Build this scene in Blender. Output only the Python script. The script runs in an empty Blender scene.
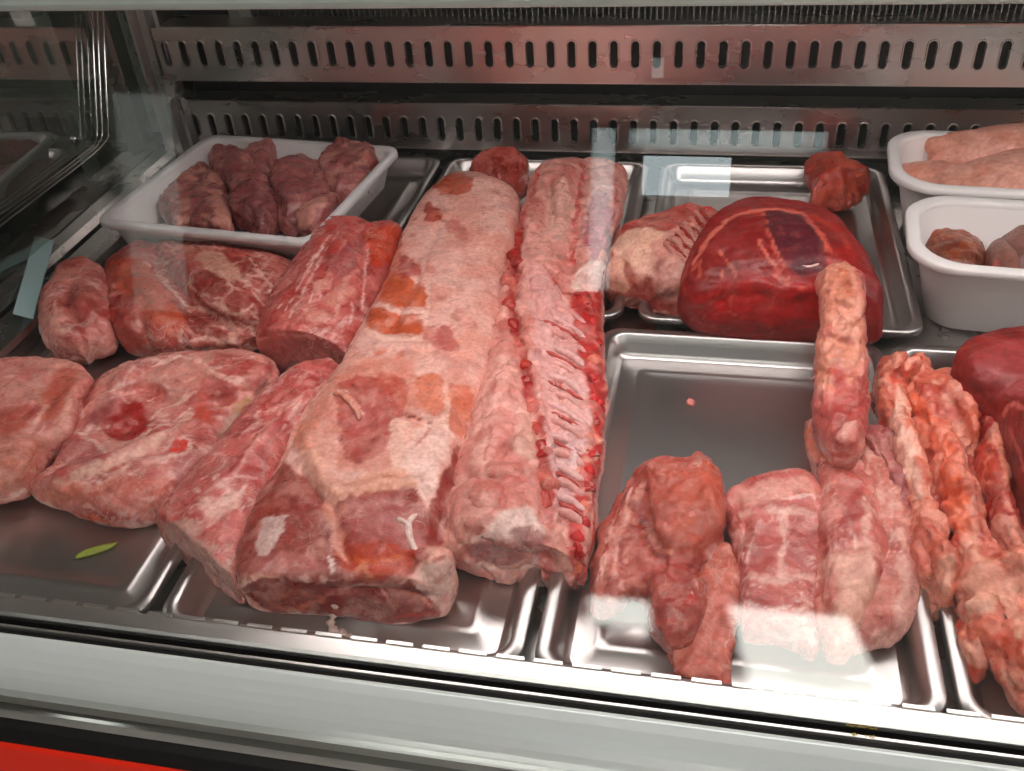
import bpy, bmesh, math, random
import numpy as np
from mathutils import Vector, Matrix
from mathutils.bvhtree import BVHTree

random.seed(7)
C = bpy.context.scene.collection

# ------------------------------------------------------------------ camera model
F, CX, CY, H = 957.7, 512.0, 385.5, 0.55          # focal length in pixels, centre, height above the tray rims
RW = np.array([[0.97965771, 0.0672256, -0.18908065],
               [0.19087858, -0.60296602, 0.77459496],
               [-0.06193659, -0.79492937, -0.60353223]])
EYE = np.array([0, 0, H])

def ray(u, v): return RW @ np.array([(u - CX) / F, (v - CY) / F, 1.0])
def at(u, v, z=0.0):
    d = ray(u, v); return EYE + d * ((z - H) / d[2])
def on_y(u, v, y):
    d = ray(u, v); return EYE + d * (y / d[1])
def on_x(u, v, x):
    d = ray(u, v); return EYE + d * (x / d[0])

# ------------------------------------------------------------------ noise
_rng = np.random.default_rng(3)
_perm = np.concatenate([_rng.permutation(256)] * 3)
_grad = _rng.normal(size=(256, 3)); _grad /= np.linalg.norm(_grad, axis=1)[:, None]
def pn(P):
    P = np.asarray(P, float); i = np.floor(P).astype(int); f = P - i; i &= 255
    u = f * f * f * (f * (f * 6 - 15) + 10); out = 0
    for dx in (0, 1):
        for dy in (0, 1):
            for dz in (0, 1):
                h = _perm[_perm[_perm[i[:, 0] + dx] + i[:, 1] + dy] + i[:, 2] + dz]
                g = _grad[h]; d = (g * (f - [dx, dy, dz])).sum(1)
                w = (u[:, 0] if dx else 1 - u[:, 0]) * (u[:, 1] if dy else 1 - u[:, 1]) * (u[:, 2] if dz else 1 - u[:, 2])
                out = out + d * w
    return out * 1.6
def fbm(P, o=3, g=.5):
    s = 0; a = 1; P = np.asarray(P, float)
    for k in range(o): s = s + a * pn(P * 2 ** k + 17.3 * k); a *= g
    return s
def sst(a, b, x):
    t = np.clip((x - a) / (b - a), 0, 1); return t * t * (3 - 2 * t)

def lin(c, k=1.0):
    c = np.array(c, float) / 255
    l = np.where(c <= .04045, c / 12.92, ((c + .055) / 1.055) ** 2.4)
    return np.clip(l * k, 0, .9)

# ------------------------------------------------------------------ scene helpers
def tag(o, label=None, cat=None, group=None, kind=None):
    for k, v in (('label', label), ('category', cat), ('group', group), ('kind', kind)):
        if v: o[k] = v
    return o
def empty(name, loc, label, cat, group=None):
    o = bpy.data.objects.new(name, None); C.objects.link(o); o.location = loc; o.empty_display_size = .02
    return tag(o, label, cat, group)
def link(name, me, mat, parent=None, smooth=True):
    o = bpy.data.objects.new(name, me); C.objects.link(o)
    if mat: me.materials.append(mat)
    if smooth: me.polygons.foreach_set('use_smooth', [True] * len(me.polygons))
    if parent:
        o.parent = parent; o.matrix_parent_inverse = Matrix.Identity(4)
        p = parent; off = Vector((0, 0, 0))
        while p: off += p.location; p = p.parent
        o.location = -off                                  # meshes are written in world coordinates
    return o
class MB:
    def __init__(s): s.v = []; s.f = []
    def add(s, v, f):
        b = len(s.v); s.v += [tuple(map(float, p)) for p in v]; s.f += [tuple(i + b for i in q) for q in f]; return s
    def box(s, x0, x1, y0, y1, z0, z1):
        v = [(x, y, z) for z in (z0, z1) for y in (y0, y1) for x in (x0, x1)]
        return s.add(v, [(0, 2, 3, 1), (4, 5, 7, 6), (0, 1, 5, 4), (2, 6, 7, 3), (0, 4, 6, 2), (1, 3, 7, 5)])
    def prism_x(s, prof, x0, x1):
        n = len(prof)
        v = [(x0, y, z) for y, z in prof] + [(x1, y, z) for y, z in prof]
        f = [(i, (i + 1) % n, n + (i + 1) % n, n + i) for i in range(n)] + [tuple(range(n))[::-1], tuple(range(n, 2 * n))]
        return s.add(v, f)
    def prism_y(s, prof, y0, y1):
        n = len(prof)
        v = [(x, y0, z) for x, z in prof] + [(x, y1, z) for x, z in prof]
        f = [(i, (i + 1) % n, n + (i + 1) % n, n + i) for i in range(n)] + [tuple(range(n))[::-1], tuple(range(n, 2 * n))]
        return s.add(v, f)
    def prism_z(s, prof, z0, z1):
        n = len(prof)
        v = [(x, y, z0) for x, y in prof] + [(x, y, z1) for x, y in prof]
        f = [(i, (i + 1) % n, n + (i + 1) % n, n + i) for i in range(n)] + [tuple(range(n))[::-1], tuple(range(n, 2 * n))]
        return s.add(v, f)
    def pipe(s, pts, r, seg=10):
        pts = [np.array(p, float) for p in pts]; n = len(pts); v = []; f = []
        rr = r if hasattr(r, '__len__') else [r] * n
        up = np.array([.13, .2, 1.0])
        for i, p in enumerate(pts):
            t = pts[min(i + 1, n - 1)] - pts[max(i - 1, 0)]; t /= np.linalg.norm(t) + 1e-9
            a = np.cross(t, up); a /= np.linalg.norm(a) + 1e-9; b = np.cross(t, a)
            for k in range(seg):
                w = 2 * math.pi * k / seg; v.append(p + rr[i] * (a * math.cos(w) + b * math.sin(w)))
        for i in range(n - 1):
            for k in range(seg):
                f.append((i * seg + k, i * seg + (k + 1) % seg, (i + 1) * seg + (k + 1) % seg, (i + 1) * seg + k))
        f += [tuple(range(seg)), tuple(range((n - 1) * seg, n * seg))[::-1]]
        return s.add(v, f)
    def loft(s, rings, cap0=False, cap1=True):
        n = len(rings[0]); v = [p for r in rings for p in r]; f = []
        for i in range(len(rings) - 1):
            for k in range(n):
                f.append((i * n + k, i * n + (k + 1) % n, (i + 1) * n + (k + 1) % n, (i + 1) * n + k))
        if cap0: f.append(tuple(range(n))[::-1])
        if cap1: f.append(tuple(range((len(rings) - 1) * n, len(rings) * n)))
        return s.add(v, f)
    def build(s, name, mat, parent=None, smooth=False, bevel=0, solid=0):
        me = bpy.data.meshes.new(name); me.from_pydata(s.v, [], s.f)
        bm = bmesh.new(); bm.from_mesh(me); bmesh.ops.recalc_face_normals(bm, faces=bm.faces); bm.to_mesh(me); bm.free()
        o = link(name, me, mat, parent, smooth)
        if solid:
            m = o.modifiers.new('thickness', 'SOLIDIFY'); m.thickness = solid; m.offset = -1
        if bevel:
            m = o.modifiers.new('bevel', 'BEVEL'); m.width = bevel; m.segments = 2; m.limit_method = 'ANGLE'
        return o
def spline(pts, n):
    P = np.array(pts, float); m = len(P); out = []
    for i in range(m - 1):
        p0, p1, p2, p3 = P[max(i - 1, 0)], P[i], P[i + 1], P[min(i + 2, m - 1)]
        for k in range(n):
            t = k / n
            out.append(.5 * (2 * p1 + (p2 - p0) * t + (2 * p0 - 5 * p1 + 4 * p2 - p3) * t * t + (3 * p1 - p0 - 3 * p2 + p3) * t ** 3))
    out.append(P[-1]); return np.array(out)
def closed_spline(pts, n):
    P = np.array(pts, float); m = len(P); out = []
    for i in range(m):
        p0, p1, p2, p3 = P[i - 1], P[i], P[(i + 1) % m], P[(i + 2) % m]
        for k in range(n):
            t = k / n
            out.append(.5 * (2 * p1 + (p2 - p0) * t + (2 * p0 - 5 * p1 + 4 * p2 - p3) * t * t + (3 * p1 - p0 - 3 * p2 + p3) * t ** 3))
    return np.array(out)
def rrect(x0, x1, y0, y1, r, z, seg=8):
    r = max(min(r, (x1 - x0) / 2 - 1e-4, (y1 - y0) / 2 - 1e-4), 1e-4); out = []
    for cx, cy, a0 in ((x1 - r, y1 - r, 0), (x0 + r, y1 - r, 90), (x0 + r, y0 + r, 180), (x1 - r, y0 + r, 270)):
        for k in range(seg + 1):
            a = math.radians(a0 + 90 * k / seg); out.append((cx + r * math.cos(a), cy + r * math.sin(a), z))
    return out

# ------------------------------------------------------------------ materials
def nodes_of(name):
    m = bpy.data.materials.new(name); m.use_nodes = True
    nt = m.node_tree; b = nt.nodes['Principled BSDF']; return m, nt, b
def setp(b, **k):
    names = dict(col='Base Color', rough='Roughness', metal='Metallic', coat='Coat Weight', coatr='Coat Roughness', spec='Specular IOR Level',
                 sss='Subsurface Weight', ior='IOR', trans='Transmission Weight', aniso='Anisotropic', alpha='Alpha')
    for a, v in k.items():
        b.inputs[names[a]].default_value = (*v, 1) if a == 'col' else v
def texco(nt, scale=(1, 1, 1)):
    t = nt.nodes.new('ShaderNodeTexCoord'); mp = nt.nodes.new('ShaderNodeMapping'); mp.inputs['Scale'].default_value = scale
    nt.links.new(t.outputs['Object'], mp.inputs['Vector']); return mp.outputs['Vector']
def noise_node(nt, vec, scale, detail=4, rough=.55):
    n = nt.nodes.new('ShaderNodeTexNoise'); n.inputs['Scale'].default_value = scale; n.inputs['Detail'].default_value = detail
    n.inputs['Roughness'].default_value = rough; nt.links.new(vec, n.inputs['Vector']); return n.outputs['Fac']
def remap(nt, val, a, b, lo, hi):
    n = nt.nodes.new('ShaderNodeMapRange'); nt.links.new(val, n.inputs['Value'])
    for i, x in zip(('From Min', 'From Max', 'To Min', 'To Max'), (a, b, lo, hi)): n.inputs[i].default_value = x
    return n.outputs['Result']
def bump(nt, b, h, strength, dist=.001):
    n = nt.nodes.new('ShaderNodeBump'); n.inputs['Strength'].default_value = strength; n.inputs['Distance'].default_value = dist
    nt.links.new(h, n.inputs['Height']); nt.links.new(n.outputs['Normal'], b.inputs['Normal'])
def simple(name, col, rough=.5, metal=0, nscale=60, namt=.08, bumps=.1, stretch=(1, 1, 1), **kw):
    m, nt, b = nodes_of(name); setp(b, col=col, rough=rough, metal=metal, **kw)
    v = texco(nt, stretch); n = noise_node(nt, v, nscale)
    nt.links.new(remap(nt, n, .3, .7, max(rough - namt, .02), rough + namt), b.inputs['Roughness'])
    if bumps: bump(nt, b, n, bumps, .0006)
    return m
M = {}
M['steel'] = simple('brushed_steel', (.62, .60, .585), .27, 1, 12, .05, 0, (1, 1, 1))
M['steel_grille'] = simple('grille_steel', (.70, .655, .63), .28, 1, 8, .025, 0, (1, 3, 3))
M['tray_steel'] = simple('tray_steel', (.50, .48, .472), .33, 1, 10, .01, 0, (1, 4, 4))
M['lip_steel'] = simple('lip_steel', (.72, .70, .68), .34, 1, 30, .06, .01, (1, 12, 12))
M['dark_metal'] = simple('dark_interior', (.035, .033, .032), .45, 0, 30, .1, .1)
M['fin'] = simple('coil_fin', (.20, .18, .17), .4, .8, 40, .1, .05)
M['bumper'] = simple('bumper_plastic', (.60, .63, .62), .30, .15, 4, .01, 0)
M['chrome'] = simple('chrome', (.72, .73, .70), .09, 1, 20, .02, 0)
M['black'] = simple('black_rubber', (.008, .007, .007), .5, 0, 60, .1, .1, spec=.2)
M['red_panel'] = simple('red_panel', (.78, .022, .006), .5, 0, 40, .04, 0, spec=.2)
M['white_plastic'] = simple('white_plastic', (.74, .71, .71), .35, 0, 40, .05, .03, sss=0.0)
M['tub'] = simple('tub_plastic', (.86, .82, .81), .35, 0, 40, .05, .03)
M['card'] = simple('pale_blue_card', (.42, .60, .62), .6, 0, 40, .08, .05)
M['leaf'] = simple('leaf_green', (.24, .27, .03), .5, 0, 90, .1, .2)
M['gold'] = simple('gold_print', (.40, .27, .04), .45, .2, 90, .1, 0)
M['wall'] = simple('painted_wall', (.36, .36, .34), .7, 0, 20, .08, .05)
M['floor'] = simple('shop_floor', (.40, .385, .37), .4, 0, 8, .1, .05)
M['ceil'] = simple('shop_ceiling', (.7, .7, .68), .8, 0, 20, .05, .05)
M['canopy'] = simple('canopy_grey', (.40, .44, .41), .4, .3, 30, .06, .03)

def glass_mat(name, tint, f0, boost):
    m = bpy.data.materials.new(name); m.use_nodes = True; nt = m.node_tree
    nt.nodes.remove(nt.nodes['Principled BSDF']); out = nt.nodes['Material Output']
    tr = nt.nodes.new('ShaderNodeBsdfTransparent'); tr.inputs['Color'].default_value = (*tint, 1)
    gl = nt.nodes.new('ShaderNodeBsdfGlossy'); gl.inputs['Roughness'].default_value = .004; gl.inputs['Color'].default_value = (.95, 1, .98, 1)
    lw = nt.nodes.new('ShaderNodeLayerWeight'); lw.inputs['Blend'].default_value = .5
    fr = nt.nodes.new('ShaderNodeMath'); fr.operation = 'POWER'; fr.inputs[1].default_value = 5; nt.links.new(lw.outputs['Facing'], fr.inputs[0])   # Schlick
    mu = nt.nodes.new('ShaderNodeMath'); mu.operation = 'MULTIPLY_ADD'; mu.use_clamp = True
    mu.inputs[1].default_value = boost; mu.inputs[2].default_value = f0
    mx = nt.nodes.new('ShaderNodeMixShader')
    v = texco(nt); n = noise_node(nt, v, 25, 3)               # faint smears on the glass
    rr = remap(nt, n, .45, .8, .002, .02); nt.links.new(rr, gl.inputs['Roughness'])
    nt.links.new(fr.outputs[0], mu.inputs[0]); nt.links.new(mu.outputs[0], mx.inputs['Fac'])
    nt.links.new(tr.outputs[0], mx.inputs[1]); nt.links.new(gl.outputs[0], mx.inputs[2]); nt.links.new(mx.outputs[0], out.inputs['Surface'])
    return m
M['glass'] = glass_mat('counter_glass', (.94, .96, .95), .075, .9)
M['side_glass'] = glass_mat('side_glass', (.66, .69, .64), .30, .7)

def meat_mat(name, rough=.36, bumps=.38, fine=260, coat=.12, sss=.05):
    m, nt, b = nodes_of(name)
    at_ = nt.nodes.new('ShaderNodeAttribute'); at_.attribute_name = 'flesh'
    v = texco(nt); n1 = noise_node(nt, v, fine, 5, .6); n2 = noise_node(nt, v, 70, 4, .6)
    mul = nt.nodes.new('ShaderNodeMix'); mul.data_type = 'RGBA'; mul.blend_type = 'MULTIPLY'; mul.inputs['Factor'].default_value = 1
    rmp = nt.nodes.new('ShaderNodeValToRGB')
    rmp.color_ramp.elements[0].position = .28; rmp.color_ramp.elements[0].color = (.80, .70, .68, 1)
    rmp.color_ramp.elements[1].position = .68; rmp.color_ramp.elements[1].color = (1.13, 1.16, 1.16, 1)
    nt.links.new(n1, rmp.inputs['Fac'])
    nt.links.new(at_.outputs['Color'], mul.inputs['A']); nt.links.new(rmp.outputs['Color'], mul.inputs['B'])
    nt.links.new(mul.outputs['Result'], b.inputs['Base Color'])
    # thin pale marbling, as strong as the piece's own amount (alpha of the attribute)
    nz = nt.nodes.new('ShaderNodeTexNoise'); nz.inputs['Scale'].default_value = 48; nz.inputs['Detail'].default_value = 5; nz.inputs['Distortion'].default_value = 1.2
    nt.links.new(v, nz.inputs['Vector'])
    sb = nt.nodes.new('ShaderNodeMath'); sb.operation = 'SUBTRACT'; sb.inputs[1].default_value = .5; nt.links.new(nz.outputs['Fac'], sb.inputs[0])
    ab = nt.nodes.new('ShaderNodeMath'); ab.operation = 'ABSOLUTE'; nt.links.new(sb.outputs[0], ab.inputs[0])
    lnm = remap(nt, ab.outputs[0], .004, .022, 1, 0); msk = remap(nt, noise_node(nt, v, 22, 3), .42, .66, 0, 1)
    m1 = nt.nodes.new('ShaderNodeMath'); m1.operation = 'MULTIPLY'; nt.links.new(lnm, m1.inputs[0]); nt.links.new(msk, m1.inputs[1])
    m2 = nt.nodes.new('ShaderNodeMath'); m2.operation = 'MULTIPLY'; nt.links.new(m1.outputs[0], m2.inputs[0]); nt.links.new(at_.outputs['Alpha'], m2.inputs[1])
    fm = nt.nodes.new('ShaderNodeMix'); fm.data_type = 'RGBA'; fm.inputs['B'].default_value = (.66, .42, .35, 1)
    nt.links.new(m2.outputs[0], fm.inputs['Factor']); nt.links.new(mul.outputs['Result'], fm.inputs['A'])
    nt.links.new(fm.outputs['Result'], b.inputs['Base Color'])
    setp(b, rough=rough, coat=coat, coatr=.2, sss=sss, spec=.4)
    b.inputs['Subsurface Radius'].default_value = (1, .35, .25); b.inputs['Subsurface Scale'].default_value = .004
    nt.links.new(remap(nt, n2, .3, .7, rough - .12, rough + .14), b.inputs['Roughness'])
    ad = nt.nodes.new('ShaderNodeMath'); ad.operation = 'MULTIPLY_ADD'; ad.inputs[1].default_value = 1.6
    nt.links.new(n2, ad.inputs[0]); nt.links.new(n1, ad.inputs[2]); bump(nt, b, ad.outputs[0], bumps, .0016)
    return m
M['meat'] = meat_mat('raw_flesh', .33)
M['meat_smooth'] = meat_mat('smooth_skin', .38, .15, 200, .15)
M['meat_wet'] = meat_mat('wet_red_flesh', .46, .2, 240, .10)

# ------------------------------------------------------------------ flesh builder
KCOL = .90
def hx(c):
    l = lin(c, 1.0) ** 1.12 * 1.02; g = l @ np.array([.3, .59, .11]); return np.clip((g + (l - g) * 1.14) * np.array([1, 1.0, 1.09]), .004, .9)
PINK, LEAN, RED, DARK = (203, 128, 116), (178, 90, 82), (165, 44, 36), (112, 34, 30)
FAT, WFAT, ORANGE, MAUVE, PALE = (224, 172, 156), (232, 204, 192), (203, 98, 70), (160, 98, 98), (194, 146, 134)

def tube(st, n=2.4, seg=48, caps=('round', 'round'), per=6, flat=0.0, zeq=.5, capk=.6):
    """solid swept along stations (left px, right px, underside z, top z)"""
    rows = []
    for (ul, vl), (ur, vr), zb, zt, *zq in st:
        ze = zb + (zq[0] if zq else zeq) * (zt - zb); rows.append([*at(ul, vl, ze)[:2], *at(ur, vr, ze)[:2], zb, zt])
    R = spline(rows, per)
    def ring(L, Rr, zb, zt, k=1.0, off=np.zeros(3)):
        c = np.array([*(L + Rr) / 2, (zb + zt) / 2]) + off; a = np.array([*(Rr - L) / 2, 0]); h = (zt - zb) / 2; o = []
        for i in range(seg):
            w = 2 * math.pi * i / seg; cs, sn = math.cos(w), math.sin(w)
            m = n if sn > 0 else n + 1.5 * flat
            x = math.copysign(abs(cs) ** (2 / m), cs); z = math.copysign(abs(sn) ** (2 / m), sn)
            o.append(c + k * (a * x + np.array([0, 0, h]) * z))
        return o
    rings = []
    def cap(i, j, out):
        r = R[i]; t = np.array([*((R[i][:2] + R[i][2:4]) - (R[j][:2] + R[j][2:4])), 0]); t /= np.linalg.norm(t) + 1e-9
        d = capk * min(np.linalg.norm(r[2:4] - r[:2]) / 2, (r[5] - r[4]))
        for q in (.25, .5, .72, .9, .985):
            w = q * math.pi / 2; out.append(ring(r[:2], r[2:4], r[4], r[5], math.cos(w), t * d * math.sin(w)))
    pre = []
    if caps[0] == 'round': cap(0, 1, pre); rings += pre[::-1]
    for r in R: rings.append(ring(r[:2], r[2:4], r[4], r[5]))
    if caps[1] == 'round': cap(len(R) - 1, len(R) - 2, rings)
    mb = MB(); mb.loft(rings, True, True); return mb

def lump(outline, zb, zt, zeq=.4, p=2.2, tilt=(0, 0), nring=14, ctr=None, per=5, far=.42):
    """rounded body over an outline of pixels (optionally with their own height)"""
    pts = []; v0 = min(q[1] for q in outline); v1 = max(q[1] for q in outline)
    for q in outline:                                                           # the far outline of a round body is seen higher up than the near one
        z = zb + min(zeq - .08 + far * (v1 - q[1]) / (v1 - v0 + 1e-6), .92) * (zt - zb) if len(q) < 3 else q[2]
        pts.append(at(q[0], q[1], z))
    P = closed_spline(pts, per); c = P.mean(0) if ctr is None else at(ctr[0], ctr[1], zb + zeq * (zt - zb))
    rings = []
    for sgn, zz in ((-1, zb), (1, zt)):
        ks = [i / nring for i in range(nring + 1)]
        if sgn > 0: ks = ks[::-1][1:]
        for kk in ks:
            rho = max(math.sin(kk * math.pi / 2), .03); prof = (1 - min(rho, 1) ** p) ** (1 / p) if rho < 1 else 0
            ring = []
            for q in P:
                xy = c + (q - c) * rho
                ztg = zz + (tilt[0] * (xy[0] - c[0]) + tilt[1] * (xy[1] - c[1]) if sgn > 0 else 0)
                ring.append((xy[0], xy[1], q[2] + (ztg - q[2]) * prof))
            rings.append(ring)
    mb = MB(); mb.loft(rings, True, True); return mb

def remeshed(mbs, voxel):
    mb = MB()
    for m in mbs: mb.add(m.v, m.f)
    me = bpy.data.meshes.new('tmp'); me.from_pydata(mb.v, [], mb.f)
    bm = bmesh.new(); bm.from_mesh(me); bmesh.ops.recalc_face_normals(bm, faces=bm.faces); bm.to_mesh(me); bm.free()
    o = bpy.data.objects.new('tmp', me); C.objects.link(o)
    md = o.modifiers.new('r', 'REMESH'); md.mode = 'VOXEL'; md.voxel_size = voxel
    dg = bpy.context.evaluated_depsgraph_get(); dg.update()
    out = bpy.data.meshes.new_from_object(o.evaluated_get(dg))
    bpy.data.objects.remove(o); bpy.data.meshes.remove(me); return out

def flesh(name, shapes, style, parent=None, voxel=.0021, smooth=3, disp=(), bumps=(), paint=(), mat='meat', zfloor=None, cuts=(9, .06)):
    me = remeshed(shapes, voxel)
    nv = len(me.vertices); V = np.empty(nv * 3); me.vertices.foreach_get('co', V); V = V.reshape(-1, 3)
    ne = len(me.edges); E = np.empty(ne * 2, int); me.edges.foreach_get('vertices', E); E = E.reshape(-1, 2)
    deg = np.bincount(E.ravel(), minlength=nv)[:, None].clip(1)
    def lap(X):
        s = np.zeros_like(X)
        for k in range(X.shape[1]):
            s[:, k] = np.bincount(E[:, 0], X[E[:, 1], k], nv) + np.bincount(E[:, 1], X[E[:, 0], k], nv)
        return s / deg
    for i in range(smooth): V = V + .5 * (lap(V) - V)
    def put(): me.vertices.foreach_set('co', V.ravel()); me.update()
    def normals():
        N = np.empty(nv * 3); me.vertex_normals.foreach_get('vector', N); return N.reshape(-1, 3)
    if cuts:                                                                    # flat knife cuts take the roundness off
        rg_ = np.random.default_rng(nv % 9973)
        for k in range(cuts[0]):
            w_ = rg_.uniform(0, 2 * math.pi); nz_ = rg_.uniform(-.1, .95); nn_ = np.array([math.cos(w_) * math.sqrt(1 - nz_ ** 2), math.sin(w_) * math.sqrt(1 - nz_ ** 2), nz_])
            pr = V @ nn_; lim = pr.max() - rg_.uniform(.3, 1) * cuts[1] * (pr.max() - pr.min())
            over = np.maximum(pr - lim, 0); V = V - (over * .92)[:, None] * nn_
    put(); N = normals()
    seed = np.array([sum(map(ord, name)) % 50, len(paint) * 3.1, nv % 37])
    d = 0
    for fr, amp, kind in disp or style.get('disp', ((9, .004, 'n'), (24, .0018, 'r'), (45, .0012, 'n'), (120, .0006, 'n'))):
        q = V * fr + seed
        if kind == 'n': d = d + amp * fbm(q, 2)
        elif kind == 'r': d = d - amp * (1 - np.abs(fbm(q, 2))) ** 6          # creases
        elif kind == 'b': d = d + amp * np.abs(fbm(q, 2))                       # lobes
    if 'fib' in style:                                                          # muscle grain in relief
        dr = np.array(style['fib'][0], float); dr /= np.linalg.norm(dr); q = V + .004 * pn(V * 40 + seed)[:, None]
        d = d + .0007 * fbm((q - (q @ dr)[:, None] * dr * .9) * style['fib'][1] * 1.6 + seed, 2)
    if not np.isscalar(d): V = V + N * d[:, None]; put(); N = normals()
    polys = [tuple(p.vertices) for p in me.polygons]
    bvh = BVHTree.FromPolygons([tuple(v) for v in V], polys)
    eye = Vector(EYE)
    def hit(u, v):
        r = Vector(ray(u, v)).normalized(); h = bvh.ray_cast(eye, r)
        if h[0] is None:                                                      # beside the body: nearest point
            dd = V - EYE; rr = np.array(r); t = dd @ rr; k = np.argmin(np.linalg.norm(dd - t[:, None] * rr, axis=1)); return V[k]
        return np.array(h[0])
    def seg_dist(P, poly):
        D = np.full(len(P), 1e9); T = np.zeros(len(P))
        for i in range(len(poly) - 1):
            a, b = poly[i], poly[i + 1]; ab = b - a; L = ab @ ab + 1e-12
            t = np.clip((P - a) @ ab / L, 0, 1); dd = np.linalg.norm(P - a - t[:, None] * ab, axis=1)
            m = dd < D; D[m] = dd[m]; T[m] = (i + t[m]) / (len(poly) - 1)
        return D, T
    for bp in bumps:                                                           # local swellings (+) and grooves (-)
        pts = [hit(*p) for p in bp[0]]
        if len(pts) == 1: Dd = np.linalg.norm(V - pts[0], axis=1)
        else: Dd, _ = seg_dist(V, spline(pts, 4))
        V = V + N * (bp[2] * np.exp(-(Dd / bp[1]) ** 2))[:, None]
    if bumps:
        put(); N = normals(); bvh = BVHTree.FromPolygons([tuple(v) for v in V], polys)
    if zfloor is not None:
        V[:, 2] = np.maximum(V[:, 2], zfloor); put()
    # --- colour
    wv = np.stack([fbm(V * 45 + 3 + seed, 2), fbm(V * 45 + 31 + seed, 2), fbm(V * 45 + 71 + seed, 2)], 1)
    wf = np.stack([fbm(V * 150 + 13 + seed, 2), fbm(V * 150 + 41 + seed, 2), fbm(V * 150 + 81 + seed, 2)], 1)
    W = V + wv * .004 + wf * .001
    a, b = hx(style.get('a', LEAN)), hx(style.get('b', PINK)); fat = hx(style.get('fat', FAT))
    t = sst(-.3, .3, fbm(V * style.get('mixf', 26) + seed + 9, 3))[:, None]
    col = a * (1 - t) + b * t
    mott = None
    def mix(c, m):
        nonlocal col, mott
        m = m * np.clip(mott, 0, 1) if mott is not None else m
        col = col * (1 - m[:, None]) + c * m[:, None]
    if 'fib' in style:
        dr, fs, amt, fc = style['fib']; dr = np.array(dr, float); dr /= np.linalg.norm(dr)
        q = W - (W @ dr)[:, None] * dr * .88
        mix(hx(fc), 1.25 * amt * sst(.0, .35, fbm(q * fs * 1.25 + seed, 3)))
    for sc_, wd, amt in style.get('streak', ()):                                # pale threads along the grain
        dr = np.array(style['fib'][0], float); dr /= np.linalg.norm(dr); q = V + wv * .006 + wf * .001; q = q - (q @ dr)[:, None] * dr * .86
        r = np.abs(pn(q * sc_ + seed + 33)); mix(fat, amt * sst(wd, wd * .3, r) * sst(-.1, .3, fbm(V * 20 + seed + 77, 2)))
    for fr, wd, amt in style.get('vein', ()):
        r = np.abs(pn(W * fr + seed + 5)); mod = sst(-.25, .35, fbm(V * 14 + seed + 40, 2))
        mix(fat, .75 * amt * sst(wd * .8, wd * .35, r) * mod)
    for fr, th, amt, c in style.get('blotch', ()):
        mix(hx(c), amt * sst(th, th + .11, fbm(W * fr + seed + 60, 3)))
    mott = .98 + .30 * fbm(V * 75 + seed + 23, 3)                                # paint never sits perfectly even
    for st in paint:
        kind, c, pts = st[:3]; c = hx(c); P3 = [hit(*p) for p in pts]
        if kind == 'L':
            wd = st[3]; al = st[4] if len(st) > 4 else .9; wp = st[5] if len(st) > 5 else .3
            Pl = spline(P3, 5) if len(P3) > 2 else np.array(P3); Dd, T = seg_dist(V + wv * min(.004, wd) * wp * 2.4 + wf * min(.0016, wd * .5), Pl)
            ww = wd * (1 + .5 * pn(V * 90 + seed))
            mix(c, al * sst(ww * 1.05, ww * .6, Dd))
        elif kind == 'D':
            wd = st[3]; al = st[4] if len(st) > 4 else .9
            Dd = np.min([np.linalg.norm(W - p, axis=1) for p in P3], axis=0) * (1 + .35 * fbm(V * 60 + seed, 2))
            mix(c, al * sst(wd, wd * .55, Dd))
        else:
            soft = st[3] if len(st) > 3 else .004; al = st[4] if len(st) > 4 else .92
            P3 = np.array(P3); ce = P3.mean(0); nn = np.zeros(3)
            for i in range(len(P3)): nn += np.cross(P3[i] - ce, P3[(i + 1) % len(P3)] - ce)
            nn /= np.linalg.norm(nn) + 1e-12
            ax = P3[0] - ce; ax -= (ax @ nn) * nn; ax /= np.linalg.norm(ax) + 1e-12; ay = np.cross(nn, ax)
            q = np.stack([(P3 - ce) @ ax, (P3 - ce) @ ay, np.zeros(len(P3))], 1); q = closed_spline(q, 4)
            Wq = V + wv * .0042 + wf * .0020; X = np.stack([(Wq - ce) @ ax, (Wq - ce) @ ay, np.zeros(nv)], 1)
            ins = np.zeros(nv, bool); j = len(q) - 1
            for i in range(len(q)):
                xi, yi, xj, yj = q[i, 0], q[i, 1], q[j, 0], q[j, 1]
                cr = ((yi > X[:, 1]) != (yj > X[:, 1])) & (X[:, 0] < (xj - xi) * (X[:, 1] - yi) / (yj - yi + 1e-15) + xi); ins ^= cr; j = i
            Dd, _ = seg_dist(X, np.vstack([q, q[:1]])); sd = np.where(ins, -Dd, Dd)
            nn2 = nn if nn @ (EYE - ce) > 0 else -nn
            depth = np.abs((V - ce) @ nn); size = np.max(np.linalg.norm(P3 - ce, axis=1))
            mix(c, al * sst(soft * .5, -soft * .5, sd) * (depth < max(.45 * size, .012)) * sst(-.25, .1, N @ nn2))
    mott = None
    silver = sst(.12, .5, fbm(np.stack([W[:, 0] * 60, W[:, 1] * 34, W[:, 2] * 60], 1) + seed + 90, 3))
    mix(np.clip(col.mean(0) * 1.15 + .06, 0, .9), .28 * silver)
    dk = sst(.18, .5, fbm(W * 52 + seed + 140, 3)); col = col * (1 - .22 * dk[:, None] * np.array([.7, 1, 1]))
    col = col * (1 + .09 * fbm(V * 130 + seed, 2))[:, None]
    rgba = np.full((nv, 4), style.get('marble', .6), np.float32); rgba[:, :3] = np.clip(col, .004, .92)
    ca = me.color_attributes.new('flesh', 'FLOAT_COLOR', 'POINT'); ca.data.foreach_set('color', rgba.ravel())
    me.name = name
    if parent is None:                                                         # origin at the base of the piece
        c = np.array([V[:, 0].mean(), V[:, 1].mean(), V[:, 2].min()])
        me.transform(Matrix.Translation(-Vector(c))); o = link(name, me, M[mat]); o.location = c; return o
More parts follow.
